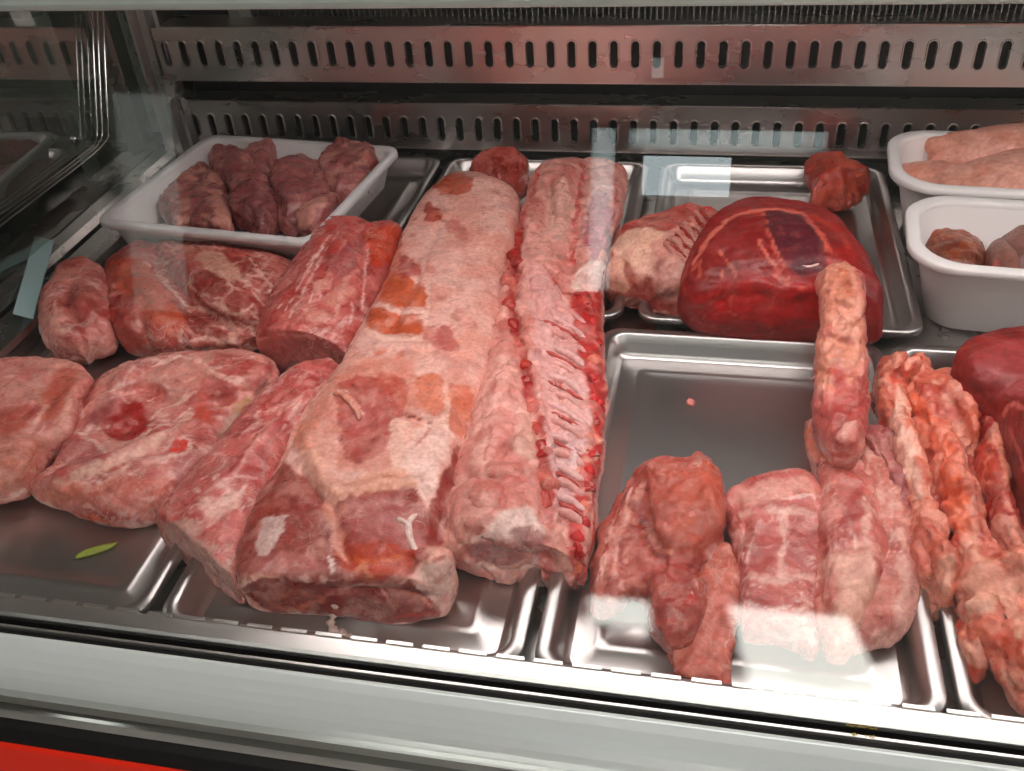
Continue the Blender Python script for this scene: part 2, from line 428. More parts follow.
    return link(name, me, M[mat], parent)

# ------------------------------------------------------------------ the refrigerated display case
XL, XR = -.806, 1.15
case = empty('display_case', (0, .8, -.85), 'refrigerated steel and glass butcher counter with red front, holding all the meat', 'display counter')
mb = MB(); mb.box(XL, XR, .36, 1.30, -.05, -.032); mb.build('deck', M['steel'], case)
mb = MB(); mb.box(XL - .02, XR, 1.30, 1.33, -.05, .62); mb.build('rear_wall', M['dark_metal'], case)

def slotted(name, y, z0, z1, x0, x1, pitch, first, zs0, zs1, w, flange):
    """steel strip with a row of pressed round-ended slots, folded edges, real thickness"""
    mb = MB(); n = 12; r = w / 2
    zc0, zc1 = zs0 + r, zs1 - r
    def stad(cx, k, yy):
        o = []
        for i in range(n + 1): a = math.pi * i / n; o.append((cx + k * r * math.cos(a), yy, zc1 + k * r * math.sin(a)))
        for i in range(n + 1): a = math.pi + math.pi * i / n; o.append((cx + k * r * math.cos(a), yy, zc0 + k * r * math.sin(a)))
        return o
    def cell(cx, xa, xb):
        inner = stad(cx, 1.62, y); N = len(inner); outer = []
        for i, (px, _, pz) in enumerate(inner):
            if i <= n: t = i / n; outer.append((xb, y, zc1 + (z1 - zc1) * min(1, t * 4)) if t < .25 else ((xb + (xa - xb) * (t - .25) * 2, y, z1) if t <= .75 else (xa, y, zc1 + (z1 - zc1) * (1 - t) * 4)))
            else:
                t = (i - n - 1) / n; outer.append((xa, y, zc0 + (z0 - zc0) * min(1, t * 4)) if t < .25 else ((xa + (xb - xa) * (t - .25) * 2, y, z0) if t <= .75 else (xb, y, zc0 + (z0 - zc0) * (1 - t) * 4)))
        rings = [outer, inner, stad(cx, 1.42, y - .0016), stad(cx, 1.16, y - .0016), stad(cx, 1, y + .0006), stad(cx, 1, y + .005)]
        mb.loft(rings, False, False)
    x = first
    while x - pitch / 2 > x0: x -= pitch
    xs = []
    while x + pitch / 2 < x1: xs.append(x); x += pitch
    for cx in xs: cell(cx, cx - pitch / 2, cx + pitch / 2)
    a, b = xs[0] - pitch / 2, xs[-1] + pitch / 2
    for q0, q1 in ((x0, a), (b, x1)):
        if q1 - q0 > 1e-4: mb.add([(q0, y, z0), (q1, y, z0), (q1, y, z1), (q0, y, z1)], [(0, 1, 2, 3)])
    # folded flanges above and below
    mb.prism_x([(y - .001, z1), (y - .002, z1 + .002), (y + .001, z1 + .003), (y + flange, z1 + .003), (y + flange, z1 + .001), (y + .001, z1)], x0, x1)
    mb.prism_x([(y - .0005, z0), (y + .018, z0 - .004), (y + .018, z0 - .005), (y - .0005, z0 - .0012)], x0, x1)
    return mb.build(name, M['steel_grille'], case)
slotted('lower_grille', 1.232, .0055, .0700, -.752, XR, .02665, -.0, .0185, .0505, .0085, .035)
slotted('upper_grille', 1.200, .1125, .1835, -.741, XR, .02665, .004, .133, .165, .0088, .05)
# finned coil above the upper grille
mb = MB()
x = -.62
while x < XR:
    mb.box(x, x + .0012, 1.235, 1.285, .186, .235); x += .0075
mb.build('evaporator_coil', M['fin'], case)
mb = MB(); mb.box(-.655, -.622, 1.235, 1.29, .186, .235); mb.build('coil_end_plate', M['steel'], case)
# corner post of folded steel
mb = MB()
mb.prism_z([(-.800, 1.222), (-.790, 1.205), (-.786, 1.205), (-.780, 1.215), (-.772, 1.215), (-.768, 1.206), (-.763, 1.206), (-.758, 1.218), (-.752, 1.218), (-.748, 1.23), (-.748, 1.26), (-.80, 1.26)], -.03, .50)
mb.build('corner_post', M['steel'], case)

# front edge: steel lip with tabs, rubber glazing channel, moulded bumper, chrome strip, red front
mb = MB()
mb.prism_x([(.3995, -.03), (.3995, -.0012), (.398, 0), (.3855, 0), (.383, -.0012), (.383, -.03)], XL, XR)
mb.build('front_lip', M['lip_steel'], case)
mb = MB(); x = -.79
while x < XR:
    mb.prism_z([(x, .3985), (x + .020, .3985), (x + .0197, .4012), (x + .0003, .4012)], .0002, .0012); x += .02665
mb.build('lip_tabs', M['lip_steel'], case)
mb = MB(); mb.prism_x([(.383, -.03), (.383, -.0025), (.3805, -.0020), (.3795, -.008), (.3765, -.008), (.3765, -.03)], XL - .01, XR); mb.build('glazing_gasket', M['black'], case)
mb = MB(); mb.prism_x([(.3768, -.03), (.3768, -.0030), (.3748, -.0030), (.3748, -.03)], XL - .01, XR); mb.build('glazing_bead', M['lip_steel'], case)
mb = MB(); mb.prism_x([(.3748, -.03), (.3748, -.0065), (.3710, -.0065), (.3710, -.03)], XL - .01, XR); mb.build('bumper_seal', M['black'], case)
prof = [(.3705, -.05), (.3705, -.0055), (.3695, -.0040), (.3675, -.0042), (.3620, -.0090), (.3565, -.0150), (.3525, -.0215), (.3500, -.0290), (.3492, -.0370), (.3490, -.0460), (.353, -.05)]
mb = MB(); mb.prism_x(prof, XL - .03, XR); mb.build('bumper_rail', M['bumper'], case, smooth=False, bevel=.0012)
cp = [(.356, -.050), (.3488, -.0445)] + [(.3425 - .0075 * math.sin(a) + .002 * math.cos(a), -.0555 + .0110 * math.cos(a)) for a in np.linspace(.15, math.pi - .1, 12)] + [(.350, -.067)]
mb = MB(); mb.prism_x(cp, XL - .03, XR); o = mb.build('chrome_strip', M['chrome'], case, smooth=False)
mb = MB(); mb.prism_x([(.352, -.066), (.338, -.066), (.3315, -.070), (.327, -.082), (.352, -.090)], XL - .03, XR); mb.build('kick_seal', M['black'], case, bevel=.001)
mb = MB(); mb.prism_x([(.352, -.082), (.3268, -.082), (.325, -.086), (.325, -.60), (.352, -.60)], XL - .03, XR); mb.build('front_panel', M['red_panel'], case)
mb = MB(); mb.box(XL, XR, .40, 1.28, -.85, -.60); mb.build('plinth', M['dark_metal'], case)
# small worn gold print on the lip near the right end
p = at(862, 740, -.003)
mb = MB(); rr = random.Random(4)
for i in range(34):
    x = p[0] - .009 + rr.random() * .018; y = .3815 + rr.random() * .0012; a = rr.random() * 3
    dx, dz = .0007 * math.cos(a), .0005 * math.sin(a)
    mb.box(x - .0004 - abs(dx), x + .0004 + abs(dx), y - .0002 - abs(dz), y + .0002 + abs(dz), -.0020, -.0012)
for i in range(30):
    x = p[0] - .009 + rr.random() * .018; z = -.0050 + rr.random() * .003
    mb.box(x - .0006, x + .0006, .3760, .3769, z - .0002, z + .0002)
mb.build('worn_print', M['gold'], case)
# glass front and the profile along its top
TOPY = .455
ztop = on_y(512, 7.5, TOPY)[2]
mb = MB(); mb.add([(XL - .01, .3795, -.006), (XR, .3795, -.006), (XR, TOPY + .006, ztop + .03), (XL - .01, TOPY + .006, ztop + .03)], [(0, 1, 2, 3)])
GL = mb.build('front_glass', M['glass'], case)
mb = MB(); mb.prism_x([(TOPY - .004, ztop + .004), (TOPY - .002, ztop), (TOPY + .02, ztop + .001), (TOPY + .024, ztop + .006), (TOPY + .03, ztop + .06), (TOPY - .004, ztop + .06)], XL - .02, XR)
mb.build('top_rail', M['canopy'], case, bevel=.002)
mb = MB(); mb.box(XL - .02, XR, TOPY + .031, 1.33, ztop + .05, ztop + .07); mb.build('canopy', M['canopy'], case)
mb = MB(); mb.prism_x([(.72, ztop + .05), (.73, ztop + .028), (.79, ztop + .028), (.80, ztop + .05)], XL + .05, XR - .05); mb.build('lamp_housing', M['steel'], case)

# left end: side glass, rails and bent chrome trim
mb = MB(); mb.add([(XL, .385, .0), (XL, 1.30, .0), (XL, 1.30, ztop + .04), (XL, .455, ztop + .04)], [(0, 1, 2, 3)]); mb.build('side_glass', M['side_glass'], case)
mb = MB(); mb.prism_y([(XL - .003, -.03), (XL - .003, .004), (XL + .002, .006), (XL + .020, .004), (XL + .026, -.004), (XL + .026, -.03)], .40, 1.225); mb.build('side_rail', M['steel'], case)
mb = MB(); mb.prism_y([(XL + .030, -.03), (XL + .030, -.008), (XL + .034, -.005), (XL + .070, -.008), (XL + .074, -.014), (XL + .074, -.03)], .40, 1.225); mb.build('side_sill', M['steel'], case)
xt = XL + .012
for dv, nm in ((0, 'wire'), (5, 'wire'), (11, 'wire')):
    px = [(92 + dv, 6), (94.5 + dv, 70), (97 + dv, 128), (96.5 + dv, 138), (92 + dv * .8, 147), (84 + dv * .6, 153 + dv * .3), (58 + dv * .4, 173 + dv * .5), (30, 193 + dv * .9), (-10, 222 + dv * 1.1)]
    mb = MB(); mb.pipe(spline([on_x(u, v, xt) for u, v in px], 5), .0011, 8); mb.build('chrome_wire', M['chrome'], case, smooth=True)
a = on_x(72, 139, xt); b = on_x(79, 139, xt)
mb = MB(); mb.pipe([a, a + (b - a) * .15, a + (b - a) * .2, b, b + (b - a) * .8], [.005, .005, .0032, .0032, .002], 14); mb.build('trim_knob', M['chrome'], case, smooth=True)
mb = MB(); mb.box(XL - .16, XL - .012, .36, 1.33, -.85, -.02); mb.build('end_panel', M['dark_metal'], case)
mb = MB(); mb.box(XL - .09, XL - .06, 1.15, 1.30, -.02, .5); mb.build('end_pillar', M['canopy'], case)

# ------------------------------------------------------------------ steel trays
def make_tray(name, x0, x1, y0, y1, z, label, depth=.022, r=.022, group='steel trays'):
    t = empty(name, ((x0 + x1) / 2, (y0 + y1) / 2, z - depth), label, 'tray', group)
    def rg(i, zz): return rrect(x0 + i, x1 - i, y0 + i, y1 - i, max(r - i * .55, .006), z + zz)
    mb = MB()
    mb.loft([rg(-.0005, -.006), rg(0, -.0015), rg(.001, 0), rg(.0085, -.0002), rg(.0105, -.0018), rg(.0165, -depth + .006), rg(.0185, -depth + .002), rg(.0225, -depth)], False, False)
    mb.build('rim', M['tray_steel'], t, smooth=True)
    mb = MB()
    fl = [(.0225, 0), (.036, 0), (.0385, .0012), (.0405, .0016), (.0445, .0016), (.0465, .0012), (.049, 0), (.06, 0)]
    mb.loft([rg(i, -depth + h) for i, h in fl], False, True)
    mb.build('floor_pan', M['tray_steel'], t, smooth=True)
    return t
TZ = -.001
T1 = make_tray('steel_tray', -.678, -.395, .392, .814, TZ, 'steel tray under the pork shoulders with a leaf sprig lying on it')
T2 = make_tray('steel_tray', -.384, -.1065, .392, .814, TZ, 'steel tray at the front under the big fat-covered loin and the rib loin')
T3 = make_tray('steel_tray', -.0985, .1725, .392, .816, TZ, 'half empty steel tray with bare floor showing behind the folded chop')
T4 = make_tray('steel_tray', .179, .455, .392, .816, TZ, 'steel tray at the front right holding the long fatty trimmings')
B1 = make_tray('steel_tray', -.650, -.372, .838, 1.224, TZ - .002, 'steel tray at the back left beneath the white tray of mauve chunks')
B2 = make_tray('steel_tray', -.362, -.082, .838, 1.224, TZ - .002, 'steel tray at the back under the far ends of the two long loins')
B3 = make_tray('steel_tray', -.066, .2175, .838, 1.224, TZ - .002, 'steel tray at the back holding the big dark red round of beef')

# ------------------------------------------------------------------ white tray and tubs
def pan(name, mat, x0, x1, y0, y1, zb, zt, r, taper, rimw, wall, label, cat, tilt=0, group=None):
    t = empty(name, ((x0 + x1) / 2, (y0 + y1) / 2, zb), label, cat, group)
    def rg(i, z): return rrect(x0 + i, x1 - i, y0 + i, y1 - i, max(r - i * .6, .008), z)
    mb = MB()
    mb.loft([rg(taper + rimw, zb), rg(taper * .95 + rimw - .004, zb + .003), rg(rimw, zt - .010)], True, False)      # outside
    mb.loft([rg(rimw + wall, zt - .006), rg(taper * .9 + rimw + wall, zb + .008), rg(taper + rimw + wall + .006, zb + wall + .001)], False, True)
    mb.build('body', mat, t, smooth=True)
    mb = MB()
    mb.loft([rg(rimw, zt - .010), rg(.0012, zt - .009), rg(0, zt - .007), rg(0, zt - .0015), rg(.0015, zt), rg(rimw + wall - .002, zt), rg(rimw + wall, zt - .0012), rg(rimw + wall, zt - .006)], False, False)
    mb.build('rim', mat, t, smooth=True)
    if tilt: t.rotation_euler = (0, 0, tilt)
    return t
WT = pan('white_tray', M['white_plastic'], -.558 - .146, -.558 + .146, 1.018 - .132, 1.018 + .132, .000, .050, .022, .016, .010, .002, 'shallow white plastic tray of mauve meat chunks beneath the slotted grille', 'tray', tilt=math.radians(-5.8))
TA = pan('white_tub', M['tub'], .200, .430, .849, 1.010, -.030, .060, .052, .026, .011, .003, 'deep white tub of brown offal lumps behind the dark red round', 'tub', math.radians(-5), group='white tubs')
TB = pan('white_tub', M['tub'], .200, .426, 1.016, 1.180, -.030, .064, .052, .026, .011, .003, 'deep white tub of pale pig trotters standing against the slotted grille', 'tub', math.radians(-4), group='white tubs')

# pale blue card on the left sill
pc = [at(u, v, .0065) for u, v in ((35, 236), (54, 241), (33, 319), (13, 314))]
mb = MB(); mb.add([(*p[:2], .0060) for p in pc] + [(*p[:2], .0072) for p in pc], [(0, 1, 2, 3), (4, 5, 6, 7), (0, 1, 5, 4), (1, 2, 6, 5), (2, 3, 7, 6), (3, 0, 4, 7)])
o = mb.build('price_card', M['card']); tag(o, 'blank pale blue card lying across the steel rail by the side glass', 'card')
# leaf sprig
zl = TZ - .022
pts = [at(u, v, zl + .0025) for u, v in ((74, 557), (84, 553), (97, 549), (110, 545), (117, 541))]
mb = MB()
S_ = spline(pts, 4); n = len(S_)
for i, q in enumerate(S_): pass
wdt = [.0008 + .0042 * math.sin(math.pi * (i / (n - 1)) ** .8) for i in range(n)]
mb.pipe(S_, wdt, 8)
mb.v = [(x, y, zl + .0004 + max(0, (z - zl - .0025)) * .45 + .001) for x, y, z in mb.v]
o = mb.build('leaf_sprig', M['leaf'], smooth=True); tag(o, 'small yellow green leaf lying on the front left steel tray', 'leaf')

# ------------------------------------------------------------------ the meat
ZF = TZ - .022                                                                # tray floor
def piece(name, label, cat, shapes, style, group=None, **k):
    o = flesh(name, shapes, style, None, **k); return tag(o, label, cat, group)
def surf(o):
    me = o.data; off = Vector((0, 0, 0)); p = o
    while p: off += p.location; p = p.parent
    return BVHTree.FromPolygons([tuple(v.co + off) for v in me.vertices], [tuple(p.vertices) for p in me.polygons])
def lay(name, parent, px, r, col, lift=.3, mat='meat', flat=.75, jit=.25, label=None, bv=None, seed=1, ends=(.25, .25)):
    """a rib, sinew or bone as a part: a tapering, slightly lumpy pipe bedded in the surface of its piece along picked points"""
    bv = bv or surf(parent); pts = []
    for q in px:
        d = Vector(ray(q[0], q[1])).normalized(); h = bv.ray_cast(Vector(EYE), d)
        if h[0] is None: h = bv.find_nearest(Vector(at(q[0], q[1], q[2] if len(q) > 2 else .01)))
        pts.append(np.array(h[0] + h[1] * (r * lift)))
    S_ = spline(pts, 6); n = len(S_)
    S_ = S_ + np.stack([fbm(S_ * 60 + seed + 9 * k, 2) for k in range(3)], 1) * r * jit
    T = np.linspace(0, 1, n); k = np.minimum(1, np.minimum(ends[0] + T * 5, ends[1] + (1 - T) * 5)) * (1 + jit * pn(S_ * 110 + seed))
    mb = MB(); mb.pipe(S_, list(r * k), 12)
    me = bpy.data.meshes.new(name); me.from_pydata(mb.v, [], mb.f)
    bm = bmesh.new(); bm.from_mesh(me); bmesh.ops.recalc_face_normals(bm, faces=bm.faces); bm.to_mesh(me); bm.free()
    V = np.array(mb.v); c = hx(col)[None] * (1 + .18 * fbm(V * 120 + seed, 2))[:, None]
    rg = np.ones((len(V), 4), np.float32); rg[:, :3] = np.clip(c, .004, .92)
    ca = me.color_attributes.new('flesh', 'FLOAT_COLOR', 'POINT'); ca.data.foreach_set('color', rg.ravel())
    o = link(name, me, M[mat], parent)
    if label: o['label'] = label
    return o
ST = dict(
    pork=dict(a=(178, 84, 80), b=(200, 116, 108), fat=(236, 200, 188), fib=((.35, 1, 0), 130, .22, (214, 142, 132)), streak=((90, .10, .6), (150, .12, .4)), vein=((26, .09, .5),)),
    shoulder=dict(a=(176, 90, 84), b=(206, 136, 126), fat=(236, 200, 188), fib=((1, .3, 0), 110, .22, (216, 150, 140)), streak=((70, .10, .7), (120, .12, .4)), vein=((20, .09, .7), (40, .09, .4)), blotch=((22, .3, .5, FAT),)),
    neck=dict(a=(164, 74, 68), b=(190, 104, 94), fat=(236, 198, 184), fib=((1, -.4, 0), 90, .25, (212, 136, 124)), streak=((60, .12, .7), (110, .12, .5)), vein=((24, .10, .6),)),
    fatcap=dict(a=(228, 184, 170), b=(222, 166, 150), fat=(238, 206, 194), vein=((30, .1, .3),), blotch=((20, .35, .16, (214, 146, 130)),), disp=((10, .004, 'n'), (50, .0012, 'n')), marble=.35),
    beef=dict(a=(136, 26, 22), b=(156, 38, 30), fat=(205, 124, 110), fib=((1, .1, 0), 120, .16, (170, 56, 46)), vein=((14, .03, .3),), disp=((12, .003, 'n'), (50, .0010, 'n')), marble=.12),
    dim=dict(a=(150, 88, 86), b=(172, 108, 104), fat=(206, 158, 148), fib=((1, .4, 0), 110, .25, (190, 130, 124)), vein=((34, .12, .5),), blotch=((34, .35, .45, (206, 150, 138)),), disp=((30, .006, 'n'), (34, .003, 'r'), (70, .0018, 'n'))),
    strip=dict(marble=.35, a=(210, 122, 102), b=(224, 156, 136), fat=(232, 176, 152), vein=((40, .14, .55),), blotch=((40, .3, .6, (178, 66, 54)), (30, .25, .5, (234, 186, 166))), disp=((22, .0035, 'n'), (62, .0026, 'n'), (30, .003, 'r'), (80, .0016, 'r'), (150, .0010, 'n'))),
    tender=dict(a=(178, 88, 82), b=(202, 122, 112), fat=(236, 196, 182), fib=((.15, 1, 0), 130, .22, (214, 150, 138)), streak=((90, .12, .7), (150, .12, .5)), vein=((30, .09, .5),), blotch=((26, .34, .6, (228, 176, 160)),)),
)

# --- big loin with fat cover
LOIN = [((452, 166), (500, 178), ZF, .036, 1), ((428, 200), (521, 206), ZF, .050), ((400, 248), (512, 258), ZF, .052), ((380, 302), (502, 318), ZF, .050),
        ((350, 356), (490, 384), ZF, .048), ((316, 406), (478, 428), ZF, .046), ((283, 460), (466, 486), ZF, .043), ((256, 512), (456, 530), ZF, .040), ((237, 556), (446, 566), ZF + .004, .035), ((236, 575), (424, 577), ZF + .008, .032, .95)]
loin = piece('pork_loin', 'largest pork loin, with thick pale fat cover and dark red front end', 'meat',
    [tube(LOIN, n=3.6, flat=.6, zeq=.6, caps=('round', 'flat'), capk=.2),
     lump([(262, 582, .0), (330, 582, .004), (410, 582, .006), (440, 592, .0), (442, 606, -.008), (418, 618, -.014), (385, 618, -.014), (350, 611, -.014), (322, 604, -.014), (300, 610, -.018), (284, 613, -.019), (272, 606, -.017), (276, 594, -.012)], ZF, .016, p=4),
     lump([(404, 576, .0), (416, 560, .02), (436, 552, .024), (453, 560, .018), (456, 575, .008), (450, 596, -.004), (442, 610, -.012), (428, 606, -.008), (410, 592, -.004)], ZF + .002, .036, p=3.4)],
    ST['fatcap'], voxel=.0019, mat='meat', cuts=0,
    bumps=[([(402, 290)], .018, -.003), ([(395, 322)], .018, -.003), ([(438, 225), (405, 300), (385, 330)], .005, -.0035), ([(378, 345), (430, 345)], .005, .003), ([(372, 312), (400, 316), (422, 316)], .003, .0025), ([(366, 332), (400, 338), (420, 338)], .003, .002),
           ([(360, 425)], .022, -.005), ([(308, 437), (321, 475), (341, 495), (382, 485), (416, 485)], .008, .005), ([(300, 470), (316, 492), (330, 505)], .004, -.005), ([(335, 384), (350, 392), (360, 398)], .005, .004), ([(402, 414), (420, 420), (434, 424)], .003, -.004),
           ([(437, 465)], .022, .004), ([(285, 540)], .028, .004), ([(375, 530)], .026, .004), ([(332, 505), (338, 535), (348, 562)], .005, -.004), ([(462, 450), (450, 490), (440, 535)], .008, -.006), ([(325, 378), (300, 420), (275, 470)], .004, -.004), ([(262, 470), (300, 480), (326, 490)], .003, -.003), ([(250, 500), (290, 510), (318, 505)], .0025, -.002),
           ([(424, 555), (414, 572), (408, 584)], .0035, -.004), ([(330, 590), (400, 592), (436, 600)], .004, -.003)],
    paint=[('P', (212, 124, 102), [(330, 380), (410, 360), (420, 470), (350, 470), (310, 440)], .006, .35),
           ('P', (172, 78, 70), [(337, 390), (356, 376), (384, 380), (398, 398), (400, 420), (390, 446), (372, 458), (350, 462), (338, 430)], .003, .92),
           ('P', (188, 98, 92), [(350, 420), (375, 405), (388, 425), (372, 448), (352, 450)], .003, .6), ('P', (186, 90, 76), [(374, 372), (402, 376), (408, 398), (398, 412), (386, 392)], .002, .8),
           ('P', (204, 110, 80), [(386, 277), (410, 278), (427, 286), (424, 306), (404, 308), (382, 300)], .0015, .95), ('P', (184, 92, 66), [(388, 282), (404, 284), (402, 300), (386, 298)], .002, .5),
           ('P', (198, 102, 72), [(372, 309), (400, 315), (424, 319), (420, 335), (395, 333), (366, 328)], .0015, .95), ('P', (178, 84, 60), [(396, 318), (404, 320), (402, 332), (394, 332)], .002, .6),
           ('L', (240, 202, 186), [(370, 302), (384, 306), (405, 312), (428, 313)], .003), ('L', (238, 200, 182), [(364, 330), (380, 337), (400, 340), (422, 340)], .0035), ('L', (240, 204, 190), [(428, 284), (428, 300), (424, 336)], .0025, .7),
           ('L', (120, 56, 44), [(402, 236), (392, 256), (382, 280), (374, 300), (366, 318)], .0018, .85), ('P', (190, 88, 62), [(398, 244), (404, 262), (392, 282), (380, 300), (372, 300), (384, 270)], .002, .6),
           ('P', (188, 84, 54), [(434, 178), (452, 172), (471, 178), (471, 190), (455, 196), (438, 192)], .0015, .92), ('P', (172, 76, 62), [(426, 202), (440, 210), (444, 218), (432, 222), (424, 216)], .0015, .9),
           ('P', (190, 112, 100), [(446, 222), (458, 220), (470, 232), (464, 240), (452, 232)], .002, .7), ('P', (176, 84, 78), [(402, 256), (414, 260), (419, 274), (406, 279), (396, 270)], .0015, .88), ('D', (180, 92, 86), [(412, 236)], .004, .8), ('L', (236, 196, 182), [(424, 262), (422, 276), (418, 282)], .004, .8),
           ('P', (188, 104, 96), [(440, 326), (454, 332), (460, 348), (446, 350), (434, 340)], .003, .8), ('D', (200, 130, 118), [(462, 312), (455, 318), (440, 300), (430, 270)], .008, .6), ('P', (186, 106, 98), [(424, 326), (440, 330), (446, 346), (430, 346)], .003, .6),
           ('D', (206, 112, 84), [(380, 352), (400, 355)], .006, .8), ('P', (204, 116, 86), [(418, 378), (440, 374), (450, 392), (440, 416), (424, 410), (416, 395)], .003, .85), ('P', (200, 108, 80), [(450, 384), (468, 388), (472, 410), (462, 434), (450, 430), (446, 405)], .003, .8), ('L', (232, 190, 170), [(448, 376), (446, 400), (448, 425)], .003, .8),
           ('L', (140, 46, 40), [(405, 414), (418, 418), (432, 424)], .0015, .95), ('P', (152, 52, 44), [(469, 425), (466, 445), (456, 480), (448, 520), (440, 545), (428, 545), (432, 510), (446, 470), (458, 445)], .003, .95),
           ('P', (238, 204, 190), [(414, 428), (436, 424), (450, 428), (455, 440), (444, 460), (436, 482), (424, 500), (410, 480), (404, 460)], .003, .9), ('P', (236, 196, 178), [(394, 420), (412, 424), (408, 460), (416, 482), (398, 476), (388, 458)], .003, .85), ('L', (190, 92, 80), [(414, 448), (424, 436), (430, 428)], .002, .7),
           ('P', (228, 172, 150), [(296, 430), (314, 436), (324, 462), (342, 482), (372, 474), (400, 468), (416, 484), (388, 492), (366, 500), (344, 502), (322, 490), (306, 468)], .003, .88), ('L', (236, 188, 168), [(312, 440), (324, 472), (342, 490)], .004, .7), ('P', (216, 140, 118), [(292, 430), (300, 420), (318, 432), (312, 450), (298, 448)], .003, .7), ('L', (240, 206, 190), [(332, 394), (344, 392), (352, 402), (358, 412)], .0035, .8),
           ('P', (150, 56, 48), [(270, 470), (296, 474), (316, 490), (330, 505), (342, 535), (350, 576), (300, 577), (238, 577), (232, 556), (248, 516)], .003, .94),
           ('P', (166, 78, 74), [(344, 502), (380, 490), (412, 488), (424, 505), (430, 530), (420, 560), (405, 576), (372, 577), (350, 572), (338, 535), (334, 512)], .003, .94), ('P', (150, 56, 46), [(405, 490), (424, 500), (434, 520), (428, 545), (418, 520)], .003, .8),
           ('P', (186, 76, 52), [(338, 540), (362, 548), (384, 540), (404, 548), (412, 560), (404, 574), (352, 574), (342, 560)], .003, .8), ('L', (134, 40, 34), [(372, 530), (380, 545), (376, 552)], .003, .6), ('L', (206, 110, 74), [(340, 556), (365, 562), (400, 556)], .003, .7),
           ('P', (220, 160, 142), [(326, 502), (342, 506), (340, 530), (350, 560), (342, 560), (330, 535)], .002, .75), ('L', (118, 36, 32), [(262, 488), (285, 496), (310, 508), (326, 512)], .0014, .6), ('L', (118, 36, 32), [(268, 478), (296, 490), (318, 500)], .0012, .5), ('L', (120, 40, 36), [(290, 516), (302, 530), (312, 545)], .0012, .5), ('L', (120, 40, 36), [(288, 545), (304, 552), (318, 556)], .0012, .5),
           ('P', (226, 200, 190), [(256, 550), (261, 526), (272, 515), (286, 519), (285, 531), (272, 549), (262, 554)], .0015, .9), ('P', (190, 124, 118), [(254, 560), (270, 552), (290, 548), (312, 556), (318, 574), (256, 575)], .003, .7), ('D', (214, 168, 162), [(268, 566), (282, 570), (296, 562), (262, 572)], .005, .7), ('L', (236, 214, 204), [(329, 558), (332, 573)], .0022, .95),
           ('L', (150, 54, 46), [(240, 560), (238, 574), (250, 577)], .004, .6), ('L', (220, 150, 120), [(358, 572), (364, 566), (372, 574)], .003, .8),
           ('P', (134, 38, 32), [(246, 582), (330, 582), (412, 582), (432, 598), (442, 616), (400, 625), (350, 620), (322, 616), (290, 622), (262, 610)], .002, .95),
           ('L', (206, 136, 122), [(346, 588), (370, 585), (395, 590), (420, 598), (432, 606)], .0022, .9), ('L', (206, 140, 126), [(380, 588), (388, 600), (392, 606)], .002, .85), ('L', (196, 110, 92), [(275, 606), (290, 610), (306, 606), (322, 602)], .004, .85), ('L', (190, 80, 64), [(380, 616), (410, 616), (436, 612)], .002, .8), ('L', (186, 90, 66), [(282, 596), (300, 592), (318, 598)], .004, .6),
           ('P', (232, 196, 182), [(424, 556), (438, 552), (453, 560), (456, 576), (450, 598), (442, 610), (430, 600), (414, 590), (416, 570)], .002, .95), ('L', (160, 58, 50), [(424, 557), (434, 559), (444, 556)], .0018, .9), ('D', (214, 146, 134), [(438, 582), (444, 596)], .005, .6), ('L', (140, 42, 36), [(424, 592), (434, 604), (440, 612)], .002, .7),
           ('D', (70, 30, 30), [(356, 384)], .0022, .95)])
bv = surf(loin)
lay('sinew', loin, [(420, 556), (411, 540), (409, 524), (417, 513)], .0026, (236, 208, 196), lift=-.2, bv=bv, label='white sinew')
lay('sinew', loin, [(409, 526), (402, 521), (396, 520)], .0018, (236, 208, 196), bv=bv, label='white sinew')
lay('tatter', loin, [(333, 395), (342, 394), (350, 402), (357, 412), (360, 420)], .0030, (222, 158, 140), bv=bv)
lay('tatter', loin, [(441, 170), (443, 160), (445, 157)], .0035, (228, 190, 176), bv=bv)
d_ = [at(336, 602, .0), at(334, 612, -.012), at(331, 622, -.019), at(333, 630, -.0205), at(343, 634, -.0205), at(350, 638, -.0205)]
mb = MB(); mb.pipe(spline(d_, 4), [.003 + .0012 * math.sin(i * 1.7) for i in range(21)], 8)
M['sinew'] = simple('pale_sinew', (.62, .42, .37), .4, 0, 90, .1, .2)
mb.build('hanging_shred', M['sinew'], loin, smooth=True)

